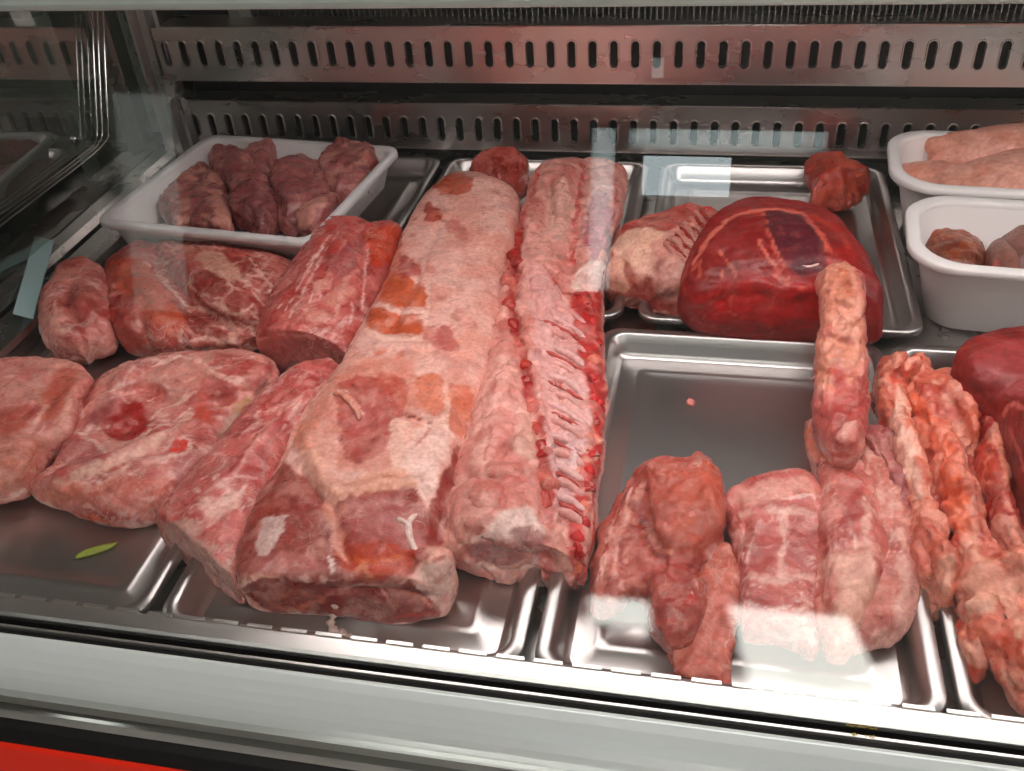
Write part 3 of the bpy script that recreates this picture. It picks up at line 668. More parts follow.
# --- slim loin lying against it, with a pale cut face
SL = [((314, 374), (345, 384), ZF, .026), ((288, 384), (338, 400), ZF, .032), ((258, 406), (318, 430), ZF, .034), ((232, 438), (296, 470), ZF, .034), ((200, 472), (272, 515), ZF, .033), ((174, 500), (254, 562), ZF, .031), ((158, 524), (244, 600), ZF, .028)]
slim = piece('pork_loin', 'slim pink loin with a smooth pale oval cut face, beside the large pale loin', 'meat', [tube(SL, n=2.3, flat=.3, caps=('round', 'flat'))], ST['pork'], cuts=0,
    bumps=[([(310, 395), (270, 430), (235, 470)], .006, .003), ([(225, 480), (200, 510)], .012, .003)],
    paint=[('P', (168, 64, 58), [(318, 378), (280, 384), (262, 404), (262, 412), (290, 396), (322, 384)], .003, .8), ('L', (228, 176, 162), [(325, 382), (290, 404), (268, 424), (256, 440)], .0028, .9), ('L', (236, 202, 190), [(300, 400), (285, 425), (268, 445)], .0012, .7), ('L', (236, 202, 190), [(250, 450), (262, 462), (262, 480)], .0014, .7), ('P', (186, 96, 90), [(262, 440), (288, 432), (290, 470), (268, 496), (252, 480)], .004, .6), ('L', (236, 202, 190), [(196, 488), (206, 500), (214, 512)], .0016, .8), ('L', (236, 204, 192), [(222, 505), (236, 498), (246, 486)], .002, .8), ('L', (224, 172, 158), [(268, 424), (292, 436), (300, 452)], .002, .7),
           ('L', (220, 168, 156), [(256, 440), (238, 470), (222, 500)], .0018, .7), ('D', (230, 186, 172), [(205, 504), (215, 512), (225, 505), (232, 500)], .011, .75),
           ('L', (178, 70, 62), [(160, 518), (180, 520), (200, 528)], .003, .7), ('P', (198, 154, 142), [(166, 528), (185, 520), (205, 535), (228, 560), (238, 590), (225, 596), (200, 586), (178, 568), (163, 548)], .002, .95),
           ('P', (170, 66, 56), [(264, 520), (285, 490), (275, 540), (245, 585), (235, 575)], .003, .6)])
# --- middle chunk behind
UP = [((330, 216), (364, 228), ZF, .046, 1), ((314, 240), (400, 250), ZF, .056), ((294, 272), (390, 284), ZF, .056), ((272, 305), (376, 318), ZF, .050), ((257, 338), (360, 350), ZF, .042), ((256, 348), (352, 364), ZF, .038)]
mid = piece('pork_loin', 'short marbled loin chunk with an oval cut face, in front of the white tray', 'meat',
    [tube(UP, n=2.2, flat=.4, caps=('round', 'flat')), lump([(360, 232), (375, 224), (398, 226), (403, 236), (396, 258), (384, 290), (365, 300), (355, 260)], ZF, .050)], ST['pork'], cuts=0,
    bumps=[([(358, 230), (366, 262), (362, 310)], .007, -.005), ([(318, 240), (300, 290)], .008, .003)],
    paint=[('P', (172, 72, 64), [(332, 222), (352, 226), (340, 262), (300, 300), (265, 332), (285, 290), (312, 250)], .005, .6), ('P', (200, 84, 60), [(366, 232), (398, 226), (402, 240), (388, 262), (372, 262)], .004, .85),
           ('L', (238, 204, 192), [(330, 235), (305, 275), (285, 310)], .0016, .85), ('L', (238, 204, 192), [(338, 232), (312, 275), (290, 318)], .0013, .8), ('L', (238, 204, 192), [(322, 245), (298, 280), (278, 308)], .0013, .8), ('L', (238, 204, 192), [(368, 250), (364, 280), (362, 320)], .0016, .8), ('L', (238, 204, 192), [(344, 290), (352, 305), (350, 325)], .0014, .8), ('L', (222, 162, 146), [(345, 240), (325, 280), (300, 318), (280, 335)], .0025, .7), ('D', (224, 168, 150), [(325, 285), (335, 300), (318, 318), (345, 290)], .013, .6), ('L', (226, 176, 160), [(360, 270), (345, 282), (335, 320)], .003, .7),
           ('P', (160, 86, 88), [(328, 262), (352, 240), (362, 250), (352, 272), (338, 278)], .004, .6), ('P', (178, 104, 98), [(262, 342), (300, 338), (345, 345), (352, 360), (330, 374), (300, 375), (272, 366)], .002, .92), ('L', (222, 160, 146), [(258, 340), (290, 334), (345, 342)], .002, .8),
           ('P', (180, 64, 52), [(345, 330), (370, 328), (372, 345), (352, 350)], .004, .6)])

# --- rib loin: fat body, backbone, ribs, sawn edge
RA = [((545, 160), (592, 158), ZF, .034, 1), ((531, 190), (592, 192), ZF, .044), ((517, 230), (580, 232), ZF, .046), ((501, 288), (572, 290), ZF, .046), ((488, 340), (566, 342), ZF, .046), ((480, 392), (564, 396), ZF, .044), ((463, 448), (566, 452), ZF, .042), ((446, 505), (568, 512), ZF, .040), ((442, 535), (572, 552), ZF, .036), ((448, 554), (578, 572), ZF + .002, .030)]
RB = [((548, 250), (602, 255), ZF, .036), ((545, 320), (604, 325), ZF, .034), ((548, 390), (606, 394), ZF, .032), ((552, 450), (604, 456), ZF, .030), ((556, 510), (598, 516), ZF, .028), ((560, 565), (590, 572), ZF, .022)]
RC = [((572, 160), (628, 162), .00, .036, 1), ((570, 200), (622, 206), .0, .044, .8), ((570, 245), (610, 250), .0, .044), ((572, 285), (602, 290), .0, .042)]
ribl = piece('rib_loin', 'long bone-in rib loin with red backbone and ribs, beside the large pale loin', 'meat', [tube(RA, n=2.6, flat=.6, caps=('round', 'flat'), capk=.2), tube(RB, n=3.0, caps=('round', 'flat')), tube(RC, n=2.4)],
    dict(a=(212, 148, 136), b=(226, 172, 158), fat=(234, 202, 190), vein=((30, .1, .4),), blotch=((24, .3, .45, (196, 104, 94)),), disp=((14, .004, 'n'), (34, .0035, 'r'), (60, .0018, 'n'), (120, .0008, 'n')), marble=.35), voxel=.0019, cuts=0,
    bumps=[([(521, 215), (514, 275), (512, 315), (524, 360), (529, 395), (539, 430), (546, 480), (548, 520), (546, 560)], .006, -.007), ([(540, 300), (548, 390), (560, 450), (564, 520)], .007, -.003), ([(495, 470), (480, 520)], .02, .004), ([(512, 430), (500, 460), (490, 480)], .004, -.004), ([(505, 350), (500, 390), (490, 420)], .012, .004), ([(550, 180), (548, 225)], .006, -.005), ([(565, 170), (560, 215), (568, 250)], .012, .005)],
    paint=[('P', (224, 178, 170), [(530, 265), (560, 290), (585, 330), (592, 390), (588, 440), (572, 500), (556, 520), (550, 470), (542, 420), (534, 350)], .004, .8), ('P', (226, 196, 192), [(552, 432), (584, 438), (580, 470), (566, 500), (555, 490)], .004, .75),
           ('L', (168, 46, 40), [(521, 218), (514, 275), (512, 310), (523, 356), (528, 390), (537, 423), (544, 466), (548, 508), (547, 560), (552, 580)], .0058, .85), ('L', (204, 128, 118), [(530, 262), (534, 329), (541, 390), (550, 430)], .0016, .8), ('D', (184, 84, 74), [(527, 330), (520, 290), (536, 400), (548, 450)], .006, .6),
           ('L', (186, 74, 66), [(538, 168), (530, 200), (521, 235)], .004, .7), ('P', (206, 128, 116), [(495, 440), (515, 440), (530, 480), (532, 515), (505, 515), (490, 490)], .005, .7), ('L', (170, 84, 76), [(515, 425), (503, 450), (486, 468)], .003, .7), ('L', (186, 98, 90), [(505, 470), (500, 500), (490, 515)], .002, .7), ('L', (186, 98, 90), [(480, 400), (490, 430), (484, 460)], .0015, .6), ('L', (186, 98, 90), [(496, 380), (500, 410), (512, 420)], .0015, .6),
           ('P', (232, 208, 196), [(492, 524), (512, 508), (534, 512), (546, 535), (520, 542), (496, 540)], .004, .85), ('P', (222, 178, 160), [(515, 425), (532, 415), (540, 445), (530, 460), (516, 450)], .003, .8),
           ('L', (236, 206, 194), [(457, 546), (480, 538), (505, 540), (528, 550), (536, 560), (520, 569), (490, 568), (466, 560)], .0022, .95), ('P', (168, 108, 104), [(462, 549), (482, 543), (505, 545), (524, 554), (520, 563), (492, 563), (470, 558)], .001, .95), ('P', (150, 92, 90), [(512, 532), (536, 528), (545, 542), (540, 556), (528, 550)], .002, .75),
           ('D', (206, 160, 154), [(505, 576), (520, 580), (535, 576), (550, 582), (565, 578), (528, 572)], .004, .7), ('D', (140, 66, 62), [(512, 574), (528, 584), (545, 578), (558, 586)], .003, .6), ('P', (176, 78, 72), [(464, 526), (480, 518), (490, 528), (478, 536)], .002, .8), ('L', (206, 140, 132), [(446, 548), (470, 568), (500, 578)], .003, .6),
           ('P', (186, 26, 22), [(570, 298), (600, 292), (604, 360), (603, 420), (592, 410), (580, 360)], .004, .92), ('L', (192, 28, 24), [(600, 330), (602, 400), (598, 450), (594, 500), (588, 575)], .007, .92), ('L', (200, 44, 36), [(590, 460), (578, 510), (574, 550), (580, 580)], .007, .85), ('D', (230, 170, 150), [(590, 462), (582, 490), (578, 470), (592, 435), (580, 520)], .005, .85), ('D', (120, 20, 20), [(585, 330), (592, 355), (586, 310), (590, 380)], .005, .6),
           ('P', (172, 104, 114), [(590, 198), (606, 192), (612, 214), (604, 250), (592, 258), (584, 232)], .0025, .85), ('L', (232, 196, 186), [(584, 232), (588, 205), (598, 186), (612, 188)], .003, .8), ('L', (188, 40, 34), [(582, 165), (578, 210), (572, 262)], .004, .8), ('L', (196, 84, 80), [(604, 168), (614, 182), (616, 200)], .003, .7), ('L', (226, 160, 156), [(612, 170), (622, 185), (614, 220)], .003, .7), ('P', (232, 204, 190), [(576, 270), (594, 260), (604, 270), (594, 290), (574, 292)], .002, .92), ('L', (140, 36, 32), [(570, 294), (590, 296), (602, 286), (606, 262)], .003, .85), ('D', (180, 150, 138), [(560, 238), (558, 256)], .007, .6),
           ('L', (196, 70, 60), [(555, 180), (566, 200), (552, 215)], .002, .8), ('P', (232, 190, 172), [(548, 190), (566, 178), (574, 210), (560, 235), (546, 225)], .003, .7), ('L', (170, 50, 44), [(545, 265), (556, 285), (566, 295)], .003, .8)])
bv = surf(ribl)
for i, (u, v) in enumerate(spline([(518, 240), (513, 285), (514, 325), (525, 365), (532, 405), (541, 450), (547, 500)], 2)):
    lay('vertebra', ribl, [(u - 3, v - 8), (u, v), (u + 2, v + 8)], .0072, [(180, 66, 56), (166, 46, 40), (204, 116, 104)][i % 3], lift=-.6, bv=bv, seed=i * 3, jit=.6)
for i in range(15):
    t = i / 14; p0 = np.array([540 + 18 * t, 298 + 212 * t]); ln = 46 - 20 * t
    lay('rib', ribl, [tuple(p0), tuple(p0 + [ln * .5, ln * .20]), tuple(p0 + [ln, ln * .56])], .0036, (224, 180, 174) if i % 2 else (218, 164, 156), lift=-.35, bv=bv, seed=i * 5 + 2, jit=.3)
    if i % 2: lay('intercostal', ribl, [tuple(p0 + [2, 7]), tuple(p0 + [ln * .5, 7 + ln * .22]), tuple(p0 + [ln * .95, 6 + ln * .52])], .0018, (186, 90, 84), lift=-.1, bv=bv, seed=i * 5 + 3, jit=.5)
for i, q in enumerate(spline([(601, 310), (603, 360), (602, 420), (597, 470), (590, 520), (582, 565)], 3)):
    a_ = 3 * math.sin(i * 2.3)
    lay('sawn_rib_end', ribl, [(q[0] - 12 + a_, q[1] - 4), (q[0] - 6, q[1]), (q[0] - 2, q[1] + 5)], .0052, [(190, 32, 28), (200, 52, 42), (180, 26, 24), (222, 130, 110)][i % 4], lift=-.5, bv=bv, seed=i * 7, jit=.6)

# --- small red trim at the back between the loins
piece('meat_trimming', 'small red trimming tucked behind the far ends of the two long loins', 'meat', [lump([(468, 168), (484, 158), (505, 156), (524, 160), (530, 175), (524, 190), (505, 188), (485, 178)], ZF, .050)], dict(ST['pork'], a=(166, 66, 58), b=(184, 96, 84)))

# --- left side: rolled piece, veined neck, two shoulders
piece('pork_roll', 'rolled pork piece wrapped in pale skin beside the blue card', 'meat',
    [lump([(38, 318), (43, 298), (54, 284), (62, 268), (80, 260), (98, 262), (110, 282), (114, 310), (116, 336), (108, 350), (88, 354), (66, 358), (48, 350), (40, 335)], ZF, .038, p=2.6), tube([((48, 300), (70, 300), -.01, .034), ((60, 275), (80, 285), -.006, .040), ((84, 264), (92, 282), -.006, .040)], n=2), tube([((44, 330), (60, 318), -.01, .03), ((56, 350), (68, 335), -.016, .03), ((80, 354), (86, 338), -.016, .03)], n=2)],
    ST['shoulder'], bumps=[([(68, 280), (66, 300), (76, 320), (100, 322)], .006, -.006), ([(90, 300), (104, 312)], .008, -.005), ([(84, 300)], .014, .005)],
    paint=[('L', (222, 158, 142), [(42, 315), (50, 330), (60, 345), (80, 352)], .008, .7), ('L', (220, 156, 140), [(60, 282), (75, 268), (95, 266)], .008, .7), ('L', (226, 178, 160), [(55, 300), (56, 316), (62, 330)], .003, .8), ('P', (170, 84, 76), [(66, 290), (90, 285), (105, 300), (102, 318), (80, 322), (66, 312)], .005, .7), ('D', (150, 36, 30), [(104, 312), (108, 318), (98, 306)], .006, .8), ('L', (214, 140, 124), [(66, 276), (78, 272), (82, 282), (72, 288)], .0025, .7)])
piece('pork_neck', 'pork neck cut webbed with white fat, before the white tray', 'meat',
    [lump([(108, 268), (122, 252), (142, 243), (165, 240), (200, 242), (240, 245), (272, 252), (296, 266), (296, 286), (278, 312), (266, 334), (264, 348), (235, 350), (205, 351), (175, 353), (150, 356), (130, 354), (114, 338), (107, 312), (102, 290)], ZF, .012, p=3), lump([(106, 270), (120, 254), (142, 244), (160, 250), (165, 275), (182, 300), (192, 330), (175, 350), (145, 352), (122, 346), (108, 320)], ZF, .030, p=3), lump([(150, 250), (185, 242), (220, 242), (258, 250), (292, 264), (296, 288), (278, 312), (266, 336), (240, 334), (212, 322), (185, 300), (164, 278)], ZF, .034, p=3.2)],
    ST['neck'], cuts=(7, .03), bumps=[([(120, 285), (140, 300), (140, 330)], .008, -.006), ([(150, 262), (175, 290), (215, 320), (262, 335)], .006, -.005), ([(125, 265)], .012, .006), ([(195, 345), (230, 335)], .006, .004), ([(155, 250), (150, 270)], .006, -.004)],
    paint=[('P', (198, 92, 62), [(108, 268), (125, 258), (148, 262), (162, 290), (190, 315), (175, 335), (150, 330), (140, 300), (118, 290)], .006, .75), ('P', (160, 60, 52), [(110, 315), (140, 312), (170, 335), (170, 350), (135, 352)], .006, .6), ('D', (150, 34, 28), [(107, 312), (112, 305), (118, 296)], .006, .8), ('D', (226, 120, 90), [(112, 262), (120, 270)], .006, .8),
           ('L', (238, 202, 188), [(172, 250), (182, 268), (186, 286)], .0018, .85), ('L', (238, 202, 188), [(236, 270), (248, 284), (262, 292), (276, 290)], .002, .85), ('L', (238, 202, 188), [(250, 258), (262, 274), (272, 286)], .0016, .8), ('L', (238, 202, 188), [(212, 312), (222, 320), (238, 322), (254, 330)], .0018, .85), ('L', (238, 202, 188), [(180, 340), (205, 338), (228, 342), (250, 344)], .003, .8), ('P', (140, 54, 50), [(170, 300), (195, 315), (225, 332), (250, 340), (220, 340), (185, 322)], .002, .75), ('P', (156, 72, 66), [(194, 276), (203, 270), (220, 276), (228, 290), (210, 294), (197, 290)], .003, .85), ('P', (156, 74, 68), [(168, 262), (188, 262), (192, 280), (182, 290), (170, 280)], .003, .7), ('P', (164, 84, 78), [(224, 296), (240, 292), (252, 302), (240, 312), (228, 308)], .003, .75), ('P', (150, 68, 62), [(190, 300), (215, 310), (240, 322), (222, 326), (200, 316)], .003, .6),
           ('L', (232, 192, 174), [(145, 262), (165, 280), (180, 300), (210, 312), (240, 330), (260, 336)], .003, .9), ('L', (232, 192, 174), [(165, 262), (158, 275), (170, 290)], .002, .85), ('L', (232, 192, 174), [(193, 272), (190, 284), (200, 294), (222, 298), (232, 288), (222, 274), (205, 268)], .002, .85), ('L', (232, 192, 174), [(222, 298), (226, 310), (240, 314), (254, 304)], .002, .85), ('P', (228, 184, 162), [(198, 255), (215, 252), (235, 268), (245, 282), (225, 278), (205, 266)], .004, .8), ('D', (224, 172, 148), [(175, 248), (190, 250), (205, 250)], .010, .6), ('L', (232, 190, 172), [(245, 285), (260, 300), (268, 312)], .002, .8),
           ('L', (228, 180, 160), [(135, 310), (138, 322), (140, 326)], .0025, .8), ('D', (228, 178, 158), [(222, 342), (232, 336)], .008, .7)])
piece('pork_shoulder', 'pale pork shoulder cut off by the left edge of the photo', 'meat',
    [lump([(-45, 385), (-20, 370), (0, 366), (30, 361), (60, 358), (84, 366), (96, 380), (88, 395), (80, 418), (70, 438), (52, 450), (42, 468), (30, 488), (18, 498), (-5, 502), (-45, 505)], ZF, .026, p=3)], ST['shoulder'],
    cuts=(7, .03), bumps=[([(85, 385), (72, 400), (66, 430)], .007, .006), ([(60, 370), (50, 400), (30, 430)], .008, -.004)],
    paint=[('P', (178, 84, 66), [(0, 410), (30, 408), (20, 430), (0, 436)], .004, .7), ('P', (192, 128, 110), [(-20, 445), (20, 432), (45, 440), (36, 470), (15, 494), (-20, 498)], .004, .8), ('L', (226, 176, 158), [(90, 376), (70, 380), (66, 410), (58, 436)], .004, .8), ('P', (190, 92, 70), [(60, 366), (80, 372), (66, 400), (50, 420), (40, 405)], .005, .7), ('L', (232, 200, 186), [(0, 498), (12, 497), (24, 490)], .003, .9), ('L', (230, 186, 170), [(45, 405), (36, 425), (26, 436)], .003, .7)])
piece('pork_shoulder', 'broad pork shoulder with a dark red hollow in its middle, above the leaf sprig', 'meat',
    [lump([(94, 388), (118, 370), (150, 356), (190, 349), (235, 351), (266, 358), (277, 371), (268, 385), (258, 400), (250, 420), (236, 442), (212, 466), (188, 490), (168, 508), (158, 519), (140, 523), (110, 523), (82, 518), (55, 511), (38, 504), (28, 496), (33, 486), (46, 478), (60, 462), (66, 440), (76, 418)], ZF, .008, p=3.4, zeq=.4), lump([(30, 496), (60, 482), (95, 468), (130, 458), (165, 440), (195, 420), (215, 425), (225, 450), (200, 476), (172, 505), (150, 518), (110, 520), (60, 510)], ZF + .002, .020, p=3), lump([(100, 388), (150, 360), (190, 352), (235, 354), (268, 362), (274, 376), (250, 398), (215, 412), (190, 418), (165, 410), (150, 395), (125, 400)], ZF + .002, .022, p=3)], ST['shoulder'],
    cuts=(7, .03), bumps=[([(122, 425), (135, 418)], .014, -.010), ([(60, 475), (100, 462), (140, 445), (175, 435)], .007, .006), ([(60, 462), (95, 450), (120, 450)], .008, -.005), ([(196, 362), (222, 378), (255, 378)], .006, .003), ([(220, 400)], .010, -.005), ([(130, 370), (110, 395)], .008, .004), ([(240, 415), (225, 440)], .010, -.008)],
    paint=[('L', (236, 204, 192), [(100, 395), (125, 385), (150, 382), (165, 376)], .0022, .7), ('L', (234, 198, 184), [(152, 366), (175, 358), (200, 360), (215, 372), (232, 382), (252, 376)], .0024, .85), ('L', (234, 198, 184), [(150, 420), (165, 408), (182, 400), (196, 392)], .0026, .8), ('L', (234, 198, 184), [(148, 432), (168, 424), (190, 408)], .002, .8), ('L', (234, 198, 184), [(80, 420), (88, 405), (104, 396)], .0016, .7), ('L', (236, 206, 194), [(62, 440), (78, 432), (92, 440), (104, 452)], .0022, .75), ('L', (236, 204, 190), [(120, 492), (126, 478), (140, 468)], .0014, .7), ('L', (236, 204, 190), [(148, 486), (154, 500), (160, 512)], .0014, .6), ('P', (150, 92, 92), [(96, 402), (116, 396), (110, 416), (90, 424)], .003, .5), ('P', (160, 84, 84), [(62, 444), (86, 438), (98, 456), (80, 466), (64, 462)], .003, .6),
           ('P', (160, 30, 24), [(108, 418), (135, 402), (146, 410), (146, 430), (130, 440), (112, 438)], .003, .95), ('P', (212, 160, 148), [(106, 440), (130, 442), (145, 436), (150, 446), (125, 458), (112, 456)], .003, .8), ('P', (206, 66, 52), [(168, 447), (176, 440), (186, 442), (184, 450), (172, 453)], .002, .9), ('L', (230, 194, 180), [(166, 450), (172, 438), (188, 440), (186, 453), (168, 456)], .002, .8),
           ('L', (230, 190, 172), [(62, 484), (95, 468), (130, 456), (160, 436), (190, 415)], .006, .8), ('L', (226, 184, 168), [(95, 490), (120, 470), (145, 452)], .004, .7), ('P', (206, 128, 108), [(35, 490), (60, 484), (85, 490), (70, 500), (45, 500)], .004, .8), ('P', (196, 112, 98), [(100, 482), (140, 472), (172, 478), (172, 500), (158, 512), (120, 512), (80, 502)], .005, .7), ('D', (176, 60, 54), [(148, 474), (152, 470), (65, 474)], .008, .7),
           ('L', (196, 92, 40), [(72, 511), (100, 518), (130, 518)], .003, .8), ('L', (232, 196, 182), [(30, 496), (50, 506), (62, 512), (150, 522)], .003, .8), ('P', (178, 112, 108), [(175, 460), (200, 452), (215, 455), (195, 475), (175, 490)], .006, .7),
           ('L', (226, 178, 162), [(190, 354), (210, 370), (230, 378), (260, 372), (270, 384)], .003, .8), ('L', (224, 168, 152), [(218, 392), (216, 404), (226, 408), (238, 402), (240, 390)], .0025, .8), ('P', (170, 150, 84), [(236, 402), (252, 398), (256, 406), (246, 418), (234, 414)], .004, .55), ('P', (176, 160, 140), [(222, 424), (238, 414), (246, 420), (230, 440), (218, 440)], .004, .6),
           ('P', (196, 84, 66), [(196, 402), (206, 394), (212, 410), (206, 424), (196, 420)], .004, .7), ('D', (190, 72, 62), [(142, 388), (150, 392), (160, 400)], .010, .6), ('P', (178, 68, 62), [(240, 362), (268, 364), (272, 376), (256, 388), (236, 374)], .004, .6), ('D', (212, 150, 136), [(160, 370), (185, 385), (200, 370)], .020, .4)])

# --- back right: rib plate, big round, small chunk
plate = piece('rib_plate', 'bony rib plate with pale fat leaning behind the big dark red round', 'meat',
    [lump([(602, 292, -.01), (606, 262, .012), (618, 238, .02), (640, 222, .03), (668, 210, .04), (694, 201, .05), (716, 198, .052), (728, 208, .05), (722, 232, .045), (710, 262, .03), (700, 290, .01), (684, 312, -.008), (664, 316, -.014), (640, 308, -.014), (618, 304, -.014)], ZF, .044, p=3)],
    dict(a=(168, 84, 74), b=(188, 112, 100), fat=FAT, vein=((30, .1, .5),), blotch=((34, .3, .6, (150, 52, 44)),), disp=((22, .005, 'n'), (60, .002, 'n'))),
    bumps=[([(640, 255), (655, 275), (658, 300)], .010, -.004)],
    paint=[('P', (222, 176, 160), [(654, 240), (690, 222), (706, 226), (690, 262), (682, 300), (664, 300), (650, 270)], .004, .75), ('P', (238, 198, 174), [(614, 244), (640, 228), (664, 232), (652, 244), (654, 268), (640, 285), (628, 268), (620, 258)], .003, .9), ('P', (230, 184, 160), [(606, 268), (620, 254), (632, 285), (608, 288)], .003, .9), ('P', (156, 62, 54), [(622, 258), (648, 284), (634, 290), (626, 276)], .003, .8), ('P', (200, 150, 136), [(654, 250), (675, 270), (676, 300), (660, 296), (650, 275)], .004, .8), ('L', (186, 44, 36), [(628, 224), (660, 214), (690, 204), (715, 199)], .004, .8), ('D', (206, 30, 26), [(708, 196), (700, 200), (714, 202)], .010, .8), ('P', (168, 72, 64), [(612, 294), (640, 294), (672, 302), (664, 314), (640, 308)], .003, .7), ('L', (226, 190, 176), [(604, 296), (618, 300), (632, 298)], .002, .8), ('L', (226, 180, 164), [(640, 300), (652, 310), (668, 312)], .002, .7)])
bv = surf(plate)
for i in range(6):
    p0 = np.array([664 + 6.2 * i, 240 - 6.2 * i])
    lay('rib', plate, [tuple(p0), tuple(p0 + [9, 12]), tuple(p0 + [20, 22])], .004, (198, 142, 130), lift=-.45, bv=bv, seed=i * 4 + 1, jit=.5)
    lay('intercostal', plate, [tuple(p0 + [3, -2]), tuple(p0 + [12, 9]), tuple(p0 + [22, 18])], .0028, (160, 60, 52), lift=-.3, bv=bv, seed=i * 4 + 2, jit=.5)
lay('torn_flap', plate, [(690, 208), (700, 196), (706, 199), (714, 205)], .007, (196, 34, 28), lift=.3, bv=bv, jit=.6, mat='meat_wet')
rnd = piece('beef_round', 'big glossy dark red round of beef in the back steel tray', 'meat',
    [lump([(677, 304), (682, 276), (698, 246), (714, 224), (734, 212), (757, 207), (786, 209), (814, 215), (836, 227), (848, 243), (862, 268), (876, 294), (884, 318), (883, 334), (868, 337), (830, 336), (790, 336), (750, 333), (716, 327), (692, 320)], ZF, .082, p=2.6, zeq=.36)], ST['beef'], mat='meat_wet', voxel=.0026,
    cuts=(7, .03), bumps=[([(722, 250), (730, 280), (722, 300)], .008, -.004), ([(765, 235), (775, 275), (790, 290)], .005, -.002), ([(690, 300), (740, 285), (800, 290)], .008, .004)],
    paint=[('P', (92, 34, 46), [(762, 213), (788, 211), (810, 222), (826, 250), (830, 268), (812, 274), (790, 272), (776, 248)], .002, .95), ('L', (150, 70, 70), [(780, 225), (792, 262)], .0012, .5), ('L', (150, 70, 70), [(796, 222), (810, 262)], .0012, .4), ('P', (134, 32, 32), [(722, 220), (750, 212), (765, 230), (770, 268), (735, 272), (720, 255)], .005, .8), ('P', (192, 34, 22), [(690, 300), (740, 285), (815, 288), (815, 326), (750, 326), (705, 318)], .006, .6),
           ('L', (216, 130, 112), [(694, 262), (704, 246), (718, 228), (740, 214), (770, 209), (800, 213)], .0055, .92), ('L', (208, 116, 100), [(762, 214), (772, 240), (784, 268), (790, 282)], .002, .8), ('L', (206, 110, 94), [(804, 215), (822, 236), (832, 262)], .0045, .85), ('L', (190, 80, 64), [(815, 216), (838, 232), (848, 246)], .006, .6), ('L', (206, 120, 100), [(716, 232), (722, 255), (722, 278)], .0022, .8), ('L', (206, 120, 100), [(720, 252), (732, 268), (736, 276)], .0018, .7), ('L', (210, 130, 112), [(758, 240), (768, 256), (780, 275), (788, 284)], .0022, .85), ('D', (212, 120, 110), [(777, 272), (765, 250), (760, 240)], .004, .8),
           ('L', (200, 104, 86), [(786, 282), (774, 296), (770, 308)], .0015, .7), ('L', (206, 108, 90), [(800, 288), (820, 282), (830, 276)], .002, .8), ('L', (200, 96, 80), [(690, 312), (712, 302), (730, 300)], .0015, .6), ('L', (204, 110, 94), [(732, 296), (730, 312), (745, 318)], .0013, .6), ('L', (206, 116, 98), [(692, 270), (700, 262), (700, 276)], .003, .7), ('L', (160, 40, 36), [(830, 262), (860, 290), (872, 320)], .006, .4)])
lay('sinew', rnd, [(802, 266), (810, 267), (819, 264)], .0014, (236, 206, 196), bv=surf(rnd), label='white sinew')
piece('meat_chunk', 'small rough red chunk alone at the back rim of the steel tray', 'meat', [lump([(807, 168), (816, 158), (834, 156), (849, 166), (864, 174), (873, 186), (866, 192), (850, 198), (840, 205), (831, 202), (816, 208), (807, 206), (812, 190)], ZF, .036)],
    dict(a=(176, 72, 58), b=(196, 96, 76), fat=(212, 130, 108), vein=((40, .1, .5),), disp=((30, .006, 'n'), (80, .002, 'n'))), bumps=[([(838, 168), (842, 198)], .006, .004)])

# --- white tray: seven mauve chunks
CH = [('mauve chunk heaped with pale fat at the left end of the white tray', [(160, 205), (165, 185), (178, 168), (205, 166), (222, 178), (232, 200), (222, 222), (200, 230), (175, 228)], .030),
      ('mauve chunk lying along the near rim of the white tray, left of centre', [(190, 222), (205, 205), (222, 204), (232, 215), (228, 229), (205, 231)], .034),
      ('squarish mauve chunk at the back centre of the white tray', [(209, 156), (225, 154), (255, 162), (268, 180), (268, 194), (240, 196), (224, 186)], .044),
      ('small curled red chunk against the back wall of the white tray', [(240, 158), (256, 150), (276, 147), (279, 160), (272, 172), (255, 168)], .050),
      ('dark purple lump at the near centre of the white tray', [(231, 206), (244, 196), (264, 192), (276, 204), (278, 222), (268, 233), (248, 230), (234, 222)], .044),
      ('large flat mauve slab across the middle of the white tray', [(272, 175), (288, 164), (312, 166), (326, 178), (330, 200), (318, 222), (300, 232), (284, 230), (274, 208)], .046),
      ('red and white chunk in the right corner of the white tray', [(320, 170), (336, 156), (352, 148), (366, 152), (380, 160), (380, 172), (370, 190), (352, 206), (334, 206), (322, 190)], .048),
      ('pale fatty scrap leaning on the near right rim of the white tray', [(298, 232), (310, 214), (328, 206), (342, 208), (338, 222), (325, 238), (308, 238)], .046)]
for i, (lb, ol, zt) in enumerate(CH):
    stl = dict(ST['dim']); 
    if i in (0, 1, 7): stl.update(blotch=((34, .05, .7, (218, 166, 148)),))
    if i == 6: stl.update(blotch=((36, .1, .6, (214, 160, 146)),))
    if i == 4: stl.update(a=(132, 74, 76), b=(150, 86, 86), vein=(), blotch=((60, .4, .5, (190, 130, 120)),))
    pt = [('D', (176, 60, 48), [(372, 160), (378, 170)], .012, .7)] if i == 6 else []
    zb = .006 if i not in (3,) else .016
    piece('meat_chunk', lb, 'meat', [lump([(u, v, zb + .018 if i not in (2, 3) else zb + .024) for u, v in ol], zb, zt + .008, p=3.4)], stl, 'chunks in the white tray', voxel=.0028, paint=pt)

